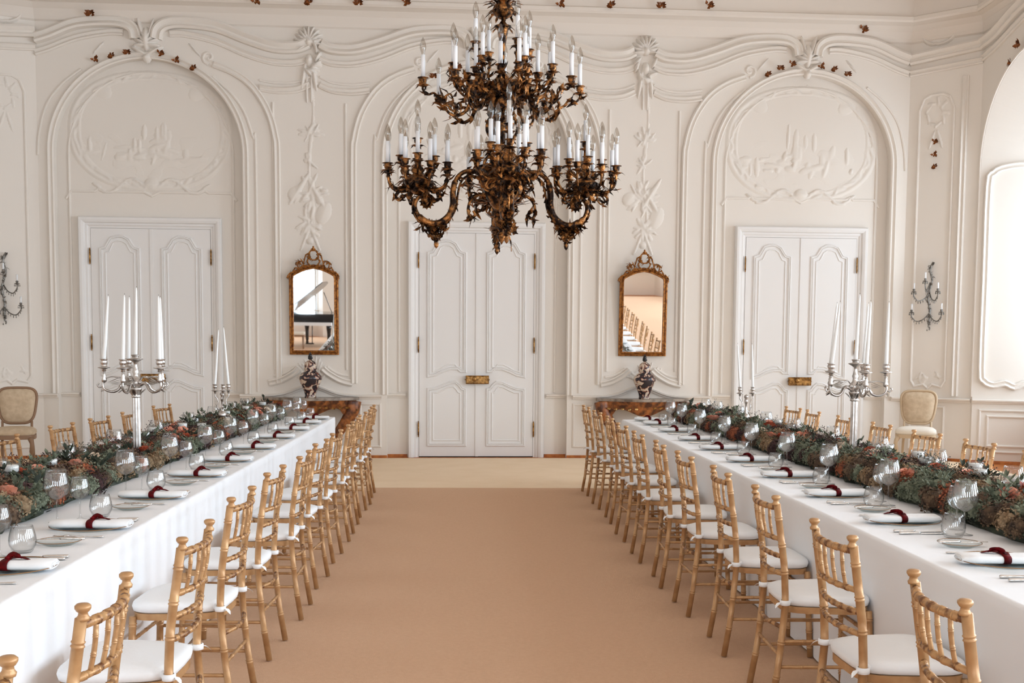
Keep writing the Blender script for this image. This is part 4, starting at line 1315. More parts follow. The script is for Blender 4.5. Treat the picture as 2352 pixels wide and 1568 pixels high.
def candelabra(x, y, rot, label, nm, leans, names):
    t = thing('silver_candelabra', label, 'candelabra', (x, y, TZ), 0, 'tall silver candelabra on the tables')
    MB().lathe([(0, 0), (.078, 0), (.080, .010), (.072, .022), (.056, .030), (.052, .045), (.036, .060), (.030, .075), (.033, .082), (.026, .088)], (0, 0, 0), 24).build('foot', 'silver', t)
    mb = MB()
    n = 32
    vs = []; fs = []
    pr = [(.026, .086), (.0255, .10), (.022, .44), (.0215, .455)]
    for r, z in pr:
        for i in range(n):
            q = r * (1 if i % 4 in (0, 1) else .84)
            vs.append((q * cos(2 * pi * i / n), q * sin(2 * pi * i / n), z))
    for k in range(3):
        for i in range(n):
            fs.append((k * n + i, k * n + (i + 1) % n, (k + 1) * n + (i + 1) % n, (k + 1) * n + i))
    mb.add(vs, fs, None, False)
    mb.lathe([(.024, .455), (.030, .462), (.024, .470), (.026, .480), (.036, .505), (.038, .515), (.026, .520)], (0, 0, 0), 20)
    for k in range(8):
        a = 2 * pi * k / 8
        mb.leaf((.024 * cos(a), .024 * sin(a), .468), (cos(a) * .35, sin(a) * .35, 1), (cos(a), sin(a), 0), .055, .02, .5, 4)
    mb.build('fluted_column', 'silver', t)
    mb = MB().lathe([(.024, .515), (.032, .53), (.036, .55), (.028, .57), (.018, .58), (.014, .60), (.020, .615), (.014, .63), (.010, .66), (.012, .672), (.022, .680), (.044, .692), (.046, .697), (.020, .700), (.020, .712), (.026, .716), (.024, .722), (.0135, .722), (.0135, .705), (0, .705)], (0, 0, 0), 20, cap=False)
    for k in range(4):
        a = rot + pi / 4 + k * pi / 2
        mb.lathe([(0, -.014), (.014, -.008), (.016, .004), (0, .016)], (.034 * cos(a), .034 * sin(a), .55), 8)
    mb.build('hub', 'silver', t)
    for k in range(5):
        a = rot + k * 2 * pi / 5
        ca, sa = cos(a), sin(a)
        q = lambda r, z: (r * ca, r * sa, z)
        am = MB()
        am.tube(smooth_path([q(.025, .525), q(.06, .545), q(.085, .535), q(.105, .505), q(.14, .492), q(.18, .505), q(.193, .53), q(.19, .565), q(.185, .60)], 5), [.010] * 8 + [.0085] * 12 + [.0075] * 8 + [.007] * 8 + [.009] * 5, 8)
        am.tube(smooth_path([q(.03, .56), q(.055, .585), q(.09, .58), q(.14, .585), q(.175, .575)], 4), [.006] * 6 + [.009] * 5 + [.006] * 6, 7, flat=.6)
        am.tube(smooth_path([q(.193, .53), q(.215, .52), q(.225, .535), q(.214, .545)], 4), .005, 6)
        # swan wings spread against the arm
        for s in (-1, 1):
            sd = Vector((-sa, ca, 0)) * s
            for j in range(4):
                am.leaf(Vector(q(.165 - .008 * j, .55 - .004 * j)) + sd * .006, Vector((-ca, -sa, .28 - .12 * j)) + sd * .15, (0, 0, 1), .085 - .012 * j, .018, .15, 5)
            am.leaf(Vector(q(.19, .515)), Vector((ca * .4, sa * .4, -.8)) + sd * .4, sd, .035, .014, .4, 4)
        am.lathe([(0, .0), (.014, .008), (.017, .022), (.011, .036), (.013, .046), (.008, .056), (.011, .066)], q(.186, .545), 10)
        am.leaf(q(.105, .505), (ca * .3, sa * .3, -1), (ca, sa, 0), .03, .016, .6, 4)
        ao = am.build('arm', 'silver', t)
        MB().lathe(CUP, q(.185, .665), 14).build('candle_cup', 'silver', ao)
        ln = leans[k]
        who = names[k]
        taper((x + .185 * ca, y + .185 * sa, TZ + .665 + .012), .405, ln, 'tall white taper in the %s outer arm of the %s silver candelabra' % (who, nm), 'taper candles in the %s candelabra' % nm)
    taper((x, y, TZ + .705), .43, leans[5], 'tall white taper candle in the raised centre cup of the %s silver candelabra' % nm, 'taper candles in the %s candelabra' % nm)
candelabra(-2.03, 7.1, radians(191), 'tall silver candelabra with six white tapers standing in the left garland', 'left', [(.034, 0), (.016, 0), (.0, 0), (-.004, 0), (.012, 0), (.014, 0)], ('leftmost', 'front left', 'front right', 'rear right', 'rear left'))
candelabra(2.50, 7.1, radians(-17), 'tall silver candelabra with six white tapers standing in the right garland', 'right', [(.006, 0), (.02, 0), (.03, 0), (.042, 0), (.016, 0), (.014, 0)], ('rightmost', 'rear right', 'rear left', 'front left', 'front right'))
def candlestick(x, y, label, nm, A, heights, leans):
    t = thing('silver_candlestick', label, 'candlestick', (x, y, TZ), 0, 'short silver candlesticks on the tables')
    MB().lathe([(0, 0), (.05, 0), (.052, .012), (.03, .022), (.018, .03), (.012, .06), (.010, .13), (.014, .15), (.030, .17), (.034, .195), (.022, .215), (.012, .225), (.016, .235), (.010, .245), (.008, .30), (.014, .31), (.016, .33), (.012, .35), (.020, .362), (.016, .376), (.004, .384), (0, .39)], (0, 0, 0), 16).build('stem', 'silver', t)
    for k, a in enumerate(A):
        ca, sa = cos(a), sin(a)
        q = lambda r, z: (r * ca, r * sa, z)
        am = MB().tube(smooth_path([q(.008, .25), q(.03, .235), q(.045, .26), q(.035, .30), q(.045, .33), q(.062, .35), q(.060, .385)], 4), .0042, 6)
        am.leaf(q(.042, .26), (ca, sa, .5), (0, 0, 1), .03, .014, .6, 4)
        am.leaf(q(.035, .3), (ca, sa, -.5), (0, 0, 1), .03, .014, .6, 4)
        ao = am.build('arm', 'silver', t)
        MB().lathe([(r * .85, z) for r, z in CUP], q(.060, .42), 12).build('candle_cup', 'silver', ao)
        if k < 2:
            taper((x + .06 * ca, y + .06 * sa, TZ + .432), heights[k], leans[k], 'white taper candle on the %s arm of the short silver candlestick in the %s garland' % (('right', 'left')[k], nm), 'taper candles on the short candlesticks', .011)
candlestick(-2.05, 9.7, 'short silver candlestick with two leaning white tapers far along the left garland', 'left', (.7, pi + .5, -1.2), (.50, .48), [(-.035, 0), (.035, 0)])
candlestick(2.46, 9.7, 'short silver candlestick with two white tapers far along the right garland', 'right', (.2, pi + .2), (.39, .39), [(-.015, 0), (-.03, 0)])

# ------------------------------------------------------------------ chandelier
CX, CY = 0.24, 7.2
def Zp(py): return 2.145 + (575 - py) * .002705
def Rp(px): return px * .00271
chan = thing('chandelier', 'huge two-tier gilt bronze chandelier with white electric candles hanging over the aisle', 'chandelier', (CX, CY, 0))
def acanthus(mb, P_, g, n, L_=.05, W_=.022, spread=1.0):
    """sprinkle curling leaves along a polyline"""
    m = len(P_)
    for k in range(n):
        i = min(m - 2, int((k + g.random()) / n * (m - 1)))
        t = (P_[i + 1] - P_[i])
        if t.length < 1e-6: continue
        t = t.normalized()
        d = Vector((g.uniform(-1, 1), g.uniform(-1, 1), g.uniform(-1, 1)))
        d = (d - t * d.dot(t))
        if d.length < 1e-3: continue
        d = (d.normalized() * spread + t * g.uniform(-.6, 1)).normalized()
        mb.leaf(P_[i], d, t, L_ * g.uniform(.5, 1.0), W_ * 1.15, g.choice((-1.2, 1.2, .9)), 6, .12)
g = random.Random(3)
mb = MB()
mb.lathe([(.012, Zp(60)), (.010, Zp(40)), (.03, Zp(45)), (.055, Zp(38)), (.07, Zp(30)), (.06, Zp(20)), (.045, Zp(12)), (.04, Zp(0)), (.032, Zp(-20)), (.02, Zp(-60)), (.012, 4.1), (.010, 6.29)], (0, 0, 0), 18)
for k in range(26):
    a = 2 * pi * k / 13
    zz = Zp(30 if k < 13 else 15)
    mb.leaf((.05 * cos(a), .05 * sin(a), zz), (cos(a), sin(a), .2 if k < 13 else .9), (0, 0, 1), .06, .03, -.9, 6, .35)
mb.build('crown', 'bronze', chan)
mb = MB().lathe([(.010, Zp(180)), (.012, Zp(120)), (.018, Zp(105)), (.034, Zp(72)), (.052, Zp(66)), (.054, Zp(63)), (.03, Zp(60)), (.014, Zp(52))], (0, 0, 0), 16)
for k in range(10):
    a = 2 * pi * k / 10
    mb.leaf((.04 * cos(a), .04 * sin(a), Zp(66)), (cos(a), sin(a), .2), (0, 0, 1), .035, .02, -.9, 4, .3)
mb.build('stem', 'bronze', chan)
mb = MB().lathe([(.03, Zp(275)), (.05, Zp(262)), (.075, Zp(245)), (.09, Zp(225)), (.085, Zp(205)), (.06, Zp(188)), (.035, Zp(175)), (.02, Zp(168)), (.012, Zp(160))], (0, 0, 0), 16)
for k in range(8):
    a = 2 * pi * k / 8 + .3
    mb.lathe([(.0, .02), (.018, .016), (.016, .024), (.030, .012), (.034, 0), (.03, -.012), (0, -.02)], (0, 0, 0), 10, Matrix.Translation((.085 * cos(a), .085 * sin(a), Zp(218))) @ Matrix.Rotation(a, 4, 'Z') @ Matrix.Rotation(pi / 2, 4, 'Y'))
    for q in range(3):
        mb.leaf((.06 * cos(a + q * .3), .06 * sin(a + q * .3), Zp(195 + 28 * q)), (cos(a), sin(a), .8 - .8 * q), (0, 0, 1), .08, .035, -.9, 6, .35)
mb.build('upper_hub', 'bronze', chan)
# openwork shaft between the tiers
mb = MB().lathe([(.05, Zp(380)), (.025, Zp(365)), (.018, Zp(330)), (.03, Zp(300)), (.02, Zp(285)), (.035, Zp(270))], (0, 0, 0), 12)
for k in range(6):
    a = 2 * pi * k / 6
    P_ = smooth_path([(r * cos(a), r * sin(a), Zp(z)) for r, z in ((.03, 262), (.085, 275), (.095, 300), (.065, 322), (.06, 345), (.10, 365), (.11, 382), (.06, 395))], 4)
    mb.tube(P_, .010, 6)
    acanthus(mb, P_, g, 12, .045, .022)
mb.build('openwork_shaft', 'bronze', chan)
mb = MB().lathe([(.0, Zp(562)), (.008, Zp(557)), (.028, Zp(545)), (.03, Zp(538)), (.012, Zp(530)), (.04, Zp(518)), (.055, Zp(505)), (.05, Zp(495)), (.03, Zp(488)), (.06, Zp(475)), (.10, Zp(455)), (.125, Zp(432)), (.12, Zp(420)), (.09, Zp(405)), (.10, Zp(395)), (.15, Zp(386)), (.155, Zp(382)), (.08, Zp(375)), (.04, Zp(370))], (0, 0, 0), 20)
for ring, (r, z, n, up, L_) in enumerate(((.14, 385, 14, .2, .06), (.12, 428, 12, -.5, .08), (.08, 462, 10, -.8, .09), (.045, 500, 8, -.2, .06), (.04, 520, 8, -1, .06), (.02, 540, 6, .6, .04), (.1, 405, 12, .9, .07))):
    for k in range(n):
        a = 2 * pi * k / n + ring * .4
        mb.leaf((r * cos(a), r * sin(a), Zp(z)), (cos(a), sin(a), up), (0, 0, 1), L_, .035, -.8 if up > 0 else .8, 6, .35)
mb.build('lower_hub', 'bronze', chan)
mb = MB()
P_ = smooth_path([(.045, -.10, Zp(500)), (.075, -.11, Zp(515)), (.04, -.11, Zp(535)), (.055, -.1, Zp(560)), (.058, -.1, Zp(580))], 5)
mb.tube(P_, [.008] * 10 + [.006] * 6 + [.003] * 5, 6)
for d in ((1, 0, .3), (.8, 0, -.4), (-.5, 0, .6), (.9, 0, .9)):
    mb.leaf(P_[9], d, (0, -1, 0), .06, .035, .2, 5, .4)
mb.build('drooping_flower', 'bronze', chan)
# candles
def lamp_cup(mb, p, r=1.0):
    mb.lathe([(.004 * r, -.055), (.016 * r, -.05), (.034 * r, -.044), (.036 * r, -.040), (.014 * r, -.038), (.012 * r, -.034), (.021 * r, -.026), (.023 * r, -.008), (.020 * r, -.003), (.034 * r, .0), (.035 * r, .003), (.0145, .004), (0, .004)], p, 10)
    for k in range(5):
        a = 2 * pi * k / 5
        mb.leaf((p[0] + .026 * cos(a), p[1] + .026 * sin(a), p[2] - .042), (cos(a), sin(a), .1), (0, 0, 1), .03, .018, -.6, 3, .3)
slv = None
def lamp(p, h=.135, bulb=True):
    global slv
    key = round(h, 3)
    if slv is None: slv = {}
    if key not in slv:
        s_ = MB().tube([(0, 0, 0), (0, 0, h)], .0135, 10).build('electric_candle', 'sleeve', chan)
        b_ = MB().lathe([(.009, h), (.011, h + .012), (.018, h + .035), (.0195, h + .05), (.016, h + .072), (.008, h + .095), (0, h + .108)], (0, 0, 0), 12, cap=False).build('bulb', 'bulb', s_)
        slv[key] = (s_, b_)
        o = s_
    else:
        s_, b_ = slv[key]
        o = s_.copy(); COL.objects.link(o); o.parent = chan
        c_ = b_.copy(); COL.objects.link(c_); c_.parent = o
    o.location = p
# upper tier: eight scrolled arms, each with a low outer light and a raised inner one
for k in range(8):
    a = 2 * pi * k / 8 + .16
    ca, sa = cos(a), sin(a)
    q = lambda r, z, da=0: (r * cos(a + da), r * sin(a + da), Zp(z))
    mb = MB()
    zo = 190 + (10 if k % 2 else 0)
    P_ = smooth_path([q(.06, 215), q(.12, 200), q(.17, 205), q(.20, 235), q(.24, 262), q(.31, 270), q(.36, 255), q(.365, 232), q(.33, 222), q(.31, 238)], 5)
    mb.tube(P_, [.011] * 25 + [.009] * 12 + [.006] * (len(P_) - 37), 7)
    acanthus(mb, P_, g, 26, .055, .028)
    P2 = smooth_path([q(.34, 250), q(.40, 235), q(.43, 222), q(.47, 226), q(.50, 216), q(.50, 205)], 4)
    mb.tube(P2, .007, 6)
    acanthus(mb, P2, g, 12, .05, .022)
    P3 = smooth_path([q(.20, 225), q(.27, 212, .12), q(.31, 196, .2), q(.33, 184, .22), q(.33, 172, .22)], 4)
    mb.tube(P3, .0075, 6)
    acanthus(mb, P3, g, 14, .05, .024)
    co, cm = q(.50, zo), q(.33, 160, .22)
    lamp_cup(mb, co); lamp_cup(mb, cm)
    am = mb.build('upper_arm', 'bronze', chan)
    lamp(co, .14); lamp(cm, .14)
    mb = MB()
    P5 = smooth_path([q(.10, 215), q(.16, 225, -.2), q(.21, 205, -.25), q(.215, 190, -.25), q(.22, 180, -.25)], 4)
    mb.tube(P5, .0085, 6)
    acanthus(mb, P5, g, 18, .055, .028)
    c5 = q(.22, 170, -.25)
    lamp_cup(mb, c5)
    mb.build('upper_arm', 'bronze', chan)
    lamp(c5, .14)
    if k % 2 == 0:
        mb = MB()
        P4 = smooth_path([q(.12, 200), q(.16, 180, .3), q(.19, 160, .3), q(.175, 140, .3), q(.19, 125, .3)], 4)
        mb.tube(P4, .008, 6)
        acanthus(mb, P4, g, 12, .045, .022)
        ct = q(.19, 108, .3)
        lamp_cup(mb, ct)
        mb.build('upper_arm', 'bronze', chan)
        lamp(ct, .14)
# lower tier: four great scrolls carrying clusters of lights
for k in range(4):
    a = k * pi / 2 + .04
    ca, sa = cos(a), sin(a)
    q = lambda px, z, s=0.0: (Rp(px) * ca - s * sa, Rp(px) * sa + s * ca, Zp(z))
    mb = MB()
    spine = smooth_path([q(45, 402), q(65, 394), q(88, 396), q(106, 412), q(113, 440), q(114, 470), q(122, 495), q(142, 512), q(165, 515), q(188, 503), q(200, 482), q(198, 462), q(184, 452), q(172, 462), q(176, 474)], 6)
    for off in (-.020, .020):
        mb.tube([p + Vector((-sa, ca, 0)) * off for p in spine], [.012] * 20 + [.019] * 36 + [.011] * (len(spine) - 56), 7)
    inner = smooth_path([q(50, 414), q(68, 404), q(86, 408), q(97, 424), q(103, 450), q(106, 476), q(120, 503), q(144, 520), q(168, 522), q(192, 510), q(206, 486), q(203, 458)], 6)
    mb.tube(inner, .007, 6)
    for i in range(2, len(spine) - 2, 4):
        mb.lathe([(0, -.008), (.009, 0), (0, .008)], spine[i], 6)
    acanthus(mb, spine, g, 36, .04, .028)
    acanthus(mb, inner, g, 26, .035, .024)
    low = smooth_path([q(28, 455), q(42, 448), q(60, 450), q(74, 464), q(78, 486), q(72, 500), q(62, 494), q(66, 484)], 5)
    mb.tube(low, .010, 7)
    acanthus(mb, low, g, 22, .05, .024)
    mb.leaf(Vector(q(72, 500)), (ca * -.3, sa * -.3, -1), (ca, sa, 0), .06, .04, .5, 6, .3)
    # openwork skirt hanging to a point under the scroll
    for j in range(11):
        t = j / 10
        pz = q(118 + 76 * t, 500 + 12 * sin(pi * t))
        P_ = smooth_path([pz, q(118 + 76 * t + (153 - 118 - 76 * t) * .5 + 5 * (-1) ** j, 532), q(152, 556)], 4)
        mb.tube(P_, .005, 5)
        acanthus(mb, P_, g, 12, .03, .022)
    mb.lathe([(0, Zp(573)), (.012, Zp(568)), (.016, Zp(562)), (.008, Zp(556)), (.022, Zp(552)), (.02, Zp(545)), (.006, Zp(538))], (Rp(152) * ca, Rp(152) * sa, 0), 8)
    for j in range(44):
        t = g.random()
        mb.leaf(Vector(q(120 + 72 * t, 512 + g.uniform(-4, 14))), (g.uniform(-1, 1), g.uniform(-1, 1), -1), (ca, sa, 0), .045, .026, .6, 5, .35)
    # leafy boss curling inside the C
    for j in range(12):
        th = 2 * pi * j / 12
        mb.leaf(Vector(q(174, 466)), (ca * cos(th), sa * cos(th), sin(th)), (-sa, ca, 0), .05, .03, .5, 5, .3)
    mb.build('scroll_arm', 'bronze', chan)
    # cluster
    c0 = Vector((Rp(195) * ca, Rp(195) * sa, 0))
    mb = MB().lathe([(.0, Zp(452)), (.02, Zp(450)), (.05, Zp(440)), (.085, Zp(425)), (.09, Zp(418)), (.06, Zp(410)), (.03, Zp(402)), (.045, Zp(394)), (.03, Zp(386)), (.014, Zp(375)), (.010, Zp(340))], c0, 14)
    for j in range(16):
        th = 2 * pi * j / 16
        mb.leaf(c0 + Vector((.07 * cos(th), .07 * sin(th), Zp(420 + 14 * (j % 2)))), (cos(th), sin(th), .3), (0, 0, 1), .08, .04, -.9, 6, .35)
        mb.leaf(c0 + Vector((.05 * cos(th), .05 * sin(th), Zp(436))), (cos(th), sin(th), -.6), (0, 0, 1), .07, .03, .9, 6, .35)
    mb.build('cluster_bowl', 'bronze', chan)
    for j in range(8):
        th = a + 2 * pi * (j + .5) / 8
        v = Vector((cos(th), sin(th), 0))
        z3 = 384 - (4 if j % 2 else 0)
        P_ = smooth_path([c0 + v * .04 + Vector((0, 0, Zp(425))), c0 + v * .10 + Vector((0, 0, Zp(440))), c0 + v * .16 + Vector((0, 0, Zp(436))), c0 + v * .195 + Vector((0, 0, Zp(420))), c0 + v * .20 + Vector((0, 0, Zp(z3 + 16)))], 4)
        mb = MB().tube(P_, [.010] * 8 + [.008] * (len(P_) - 8), 7)
        P5 = smooth_path([c0 + v * .12 + Vector((0, 0, Zp(440))), c0 + v * .15 + Vector((0, 0, Zp(455))), c0 + v * .12 + Vector((0, 0, Zp(462))), c0 + v * .09 + Vector((0, 0, Zp(452)))], 4)
        mb.tube(P5, .006, 6)
        acanthus(mb, P_, g, 10, .05, .024)
        acanthus(mb, P5, g, 6, .04, .022)
        cp = c0 + v * .20 + Vector((0, 0, Zp(z3)))
        lamp_cup(mb, cp)
        mb.build('branch', 'bronze', chan)
        lamp(cp, .135)
    for j in range(4):
        th = a + 2 * pi * j / 4
        v = Vector((cos(th), sin(th), 0))
        P_ = smooth_path([c0 + v * .03 + Vector((0, 0, Zp(410))), c0 + v * .07 + Vector((0, 0, Zp(400))), c0 + v * .10 + Vector((0, 0, Zp(388))), c0 + v * .10 + Vector((0, 0, Zp(378)))], 4)
        mb = MB().tube(P_, .007, 6)
        acanthus(mb, P_, g, 8, .045, .022)
        cp = c0 + v * .105 + Vector((0, 0, Zp(362)))
        lamp_cup(mb, cp)
        mb.build('branch', 'bronze', chan)
        lamp(cp, .135)
    mb = MB()
    cp = c0 + Vector((0, 0, Zp(322)))
    lamp_cup(mb, cp)
    mb.tube([c0 + Vector((0, 0, Zp(345))), cp - Vector((0, 0, .04))], .008, 7)
    mb.build('branch', 'bronze', chan)
    lamp(cp, .135)

# ------------------------------------------------------------------ wall mirrors
def wall_mirror(uc, z0, label, tilt, yaw=0.0):
    base = BW(uc, z0, .03)
    rz = atan2(BW.u.y, BW.u.x)
    t = thing('wall_mirror', label, 'mirror', base, rz, 'gilt mirrors between the doors')
    t.rotation_euler = (tilt, 0, rz)
    hw, hs, hp = .30, 1.04, 1.17
    # local x along wall, z up, -y towards the room
    t.rotation_euler = (tilt, 0, rz + yaw)
    fr = lambda u, z, d=0.0: Vector((u, -d, z))
    outl = [(-hw, .03), (-hw, hs - .02), (-hw + .01, hs + .03), (-hw + .06, hs + .06), (-hw + .12, hs + .09), (-.1, hp - .01), (0, hp + .01), (.1, hp - .01), (hw - .12, hs + .09), (hw - .06, hs + .06), (hw - .01, hs + .03), (hw, hs - .02), (hw, .03)]
    mb = MB()
    moulding(mb, fr, outl[::-1], [(-.03, 0), (-.028, .02), (-.012, .026), (0, .018), (.012, .03), (.026, .034), (.03, .02), (.03, 0)], closed=True)
    for i in range(len(outl)):
        a, b_ = Vector(outl[i] + (0,)), Vector(outl[(i + 1) % len(outl)] + (0,))
        n = max(1, int((b_ - a).length / .03))
        for j in range(n):
            p = a.lerp(b_, j / n)
            mb.lathe([(0, -.006), (.006, 0), (0, .006)], (p.x, -.03, p.y), 5)
    mb.build('frame', 'gilt', t)
    ins = [(x * .955, .03 + (z - .03) * .985 + .01) for x, z in outl]
    MB().add([fr(x, z, .008) for x, z in ins] + [fr(x, z, -.004) for x, z in ins], [tuple(range(len(ins))), tuple(range(2 * len(ins) - 1, len(ins) - 1, -1))], None, False).build('mirror_glass', 'mirror', t)
    cr = MB()
    gg = random.Random(9)
    def sc(pts, r=.009):
        P_ = smooth_path([(x, -.02, z) for x, z in pts], 5)
        cr.tube(P_, r, 6)
        acanthus(cr, P_, gg, 16, .04, .018)
    for s in (-1, 1):
        sc([(s * .31, 1.0), (s * .335, 1.05), (s * .31, 1.09), (s * .27, 1.10), (s * .26, 1.07)])
        sc([(s * .28, 1.09), (s * .24, 1.16), (s * .20, 1.15), (s * .21, 1.21), (s * .16, 1.25), (s * .13, 1.21), (s * .15, 1.18)])
        sc([(s * .15, 1.16), (s * .12, 1.26), (s * .10, 1.33), (s * .06, 1.35), (s * .06, 1.31)])
        sc([(s * .04, 1.19), (s * .08, 1.24), (s * .05, 1.30), (s * .03, 1.26)])
        sc([(s * .20, 1.12), (s * .12, 1.19), (s * .06, 1.18)])
        sc([(s * .24, 1.20), (s * .20, 1.24), (s * .18, 1.22)], .006)
    sc([(-.07, 1.30), (-.05, 1.37), (0, 1.40), (.05, 1.37), (.07, 1.30), (.03, 1.27), (-.03, 1.27), (-.07, 1.30)], .010)
    cr.lathe([(0, 1.38), (.018, 1.40), (.022, 1.415), (.01, 1.43), (.014, 1.44), (0, 1.455)], (0, -.02, 0), 8)
    for k in range(9):
        a = pi * k / 8
        cr.leaf((0, -.02, 1.39), (cos(a), 0, sin(a)), (0, -1, 0), .04, .018, .3, 4, .3)
    cr.build('carved_crest', 'gilt', t)
wall_mirror(-2.01, 1.405, 'arched gilt mirror over the left console, reflecting the grand piano', radians(2.2))
wall_mirror(2.465, 1.415, 'arched gilt mirror over the right console, reflecting the chairs', radians(4.0), -.045)

# ------------------------------------------------------------------ consoles and vases
def console(uc, label):
    base = BW(uc, 0, .0)
    rz = atan2(BW.u.y, BW.u.x)
    t = thing('console_table', label, 'console table', base, rz, 'marble-topped consoles under the mirrors')
    def plan(g, n=24):
        hw, dp = .60 + g, .44 + g
        pts = [(-hw, -.045), (-hw, -.14)]
        for i in range(n + 1):
            x = -1 + 2 * i / n
            y = .22 + (dp - .22) * (.5 + .5 * cos(pi * x)) ** .8 if abs(x) < 1 else .22
            pts.append((hw * x * (1 - .0), -y))
        pts += [(hw, -.14), (hw, -.045)]
        return pts
    MB().prism(plan(.03), .80, .835).build('marble_top', 'marble', t)
    mb = MB()
    n = len(plan(0))
    rows = [(.0, .80), (-.01, .78), (-.05, .70), (-.09, .62)]
    vs = []
    pl = [plan(g) for g, z in rows]
    for k, (g_, z) in enumerate(rows):
        for i, (x, y) in enumerate(pl[k]):
            u = abs(x) / .6
            zz = z
            if k == 3: zz = .645 - .05 * cos(x * 9) * (1 if u < .7 else 0) - .10 * max(0, u - .55) * 2
            vs.append((x, y, zz))
    fs = [(k * n + i, k * n + i + 1, (k + 1) * n + i + 1, (k + 1) * n + i) for k in range(3) for i in range(n - 1)]
    mb.add(vs, fs, None, True)
    mb.build('apron', 'burl', t)
    for s in (-1, 1):
        lg = MB()
        P_ = smooth_path([(s * .56, -.18, .78), (s * .545, -.20, .66), (s * .47, -.20, .52), (s * .36, -.17, .36), (s * .28, -.14, .20), (s * .25, -.15, .06), (s * .28, -.18, .008)], 5)
        rr = []
        for i in range(len(P_)):
            q = i / (len(P_) - 1)
            rr.append(.085 * (1 - q) ** 1.1 + .028 + (.012 if q > .93 else 0))
        lg.tube(P_, rr, 10, flat=.8)
        lg.build('leg', 'burl', t)
        mt = MB()
        mt.leaf((s * .585, -.20, .80), (s * .1, -.3, -1), (s, -1, 0), .16, .07, .2, 6, .3)
        for j in range(5):
            mt.leaf((s * (.10 + .09 * j), -.39 + .03 * j, .70), (s, -.2, gg_.uniform(-.5, .5)), (0, -1, 0), .06, .03, .3, 4, .3)
        mt.build('gilt_mount', 'brass', t)
    MB().tube(smooth_path([(-.26, -.14, .16), (-.12, -.2, .20), (0, -.22, .24), (.12, -.2, .20), (.26, -.14, .16)], 4), .025, 8).build('stretcher', 'burl', t)
gg_ = random.Random(2)
console(-2.04, 'marble-topped burl console table against the wall under the left mirror')
console(2.46, 'marble-topped burl console table against the wall under the right mirror')
def vase(uc, label):
    p = BW(uc, .836, .28)
    t = MB().lathe([(0, 0), (.075, 0), (.078, .012), (.072, .03), (.080, .07), (.105, .14), (.138, .205), (.152, .25), (.146, .29), (.118, .325), (.088, .345), (.078, .36), (.080, .375), (.078, .378)], (0, 0, 0), 28).build('lidded_vase', 'vase', None, p)
    lid = MB().lathe([(.084, .376), (.088, .384), (.080, .40), (.082, .43), (.070, .465), (.040, .49), (.018, .50), (.014, .508)], (0, 0, 0), 24).build('lid', 'vase', t)
    fb = MB().lathe([(.014, .505), (.030, .515), (.034, .53), (.022, .545), (.026, .56), (.020, .575), (.008, .595), (0, .61)], (0, 0, 0), 12)
    for k in range(5):
        a = 2 * pi * k / 5
        fb.leaf((.015 * cos(a), .015 * sin(a), .525), (cos(a), sin(a), .4), (0, 0, 1), .03, .022, .6, 4)
    fb.build('finial', 'black', lid)
    tag(t, label, 'vase', 'lidded vases on the consoles')
vase(-2.04, 'tall lidded blue, rust and cream porcelain vase on the left console')
vase(2.46, 'tall lidded blue, rust and cream porcelain vase on the right console')

# ------------------------------------------------------------------ crystal wall sconces
def sconce(fr, u, z, label):
    rz = atan2(fr.u.y, fr.u.x)
    t = thing('wall_sconce', label, 'wall lamp', fr(u, z, 0), rz, 'crystal wall sconces beside the corners')
    g = random.Random(8)
    mb = MB()
    P_ = smooth_path([(0, -.03, -.40), (.01, -.04, -.2), (-.02, -.05, 0), (.03, -.05, .2), (.0, -.05, .36), (.04, -.05, .46)], 6)
    mb.tube(P_, .014, 7)
    acanthus(mb, P_, g, 40, .055, .026)
    mb.build('backplate', 'crystal', t)
    for (x, y, zz) in ((-.20, -.16, -.22), (.20, -.16, -.22), (-.16, -.22, .06), (.16, -.22, .06), (.0, -.26, .20)):
        am = MB()
        P_ = smooth_path([(0, -.04, zz - .02), (x * .3, y * .5, zz - .10), (x * .7, y * .8, zz - .13), (x, y, zz - .06), (x, y, zz - .01)], 5)
        am.tube(P_, .008, 6)
        am.lathe([(.008, -.02), (.034, -.008), (.036, -.004), (.014, .0), (.018, .02), (.014, .03)], (x, y, zz), 10)
        for i in range(2, len(P_), 2):
            q = P_[i]
            am.lathe([(0, -.045), (.007, -.03), (.003, -.008), (0, -.004)], q, 5)
        for k in range(6):
            a = 2 * pi * k / 6
            am.lathe([(0, -.05), (.006, -.036), (.002, -.012), (0, -.01)], (x + .032 * cos(a), y + .032 * sin(a), zz), 5)
        ao = am.build('arm', 'crystal', t)
        sl = MB().tube([(x, y, zz + .02), (x, y, zz + .11)], .012, 8).build('candle_sleeve', 'sleeve', ao)
    tl = MB()
    for k in range(9):
        tl.lathe([(0, -.03), (.010, -.018), (.003, 0), (0, .002)], (g.uniform(-.02, .02), -.05, -.36 - .012 * k), 6)
    tl.build('crystal_drops', 'crystal', t)
sconce(DR, .37, 2.27, 'dark crystal wall sconce on the angled wall beside the right window')
sconce(DL, .52, 2.25, 'dark crystal wall sconce cut by the left edge of the photo')

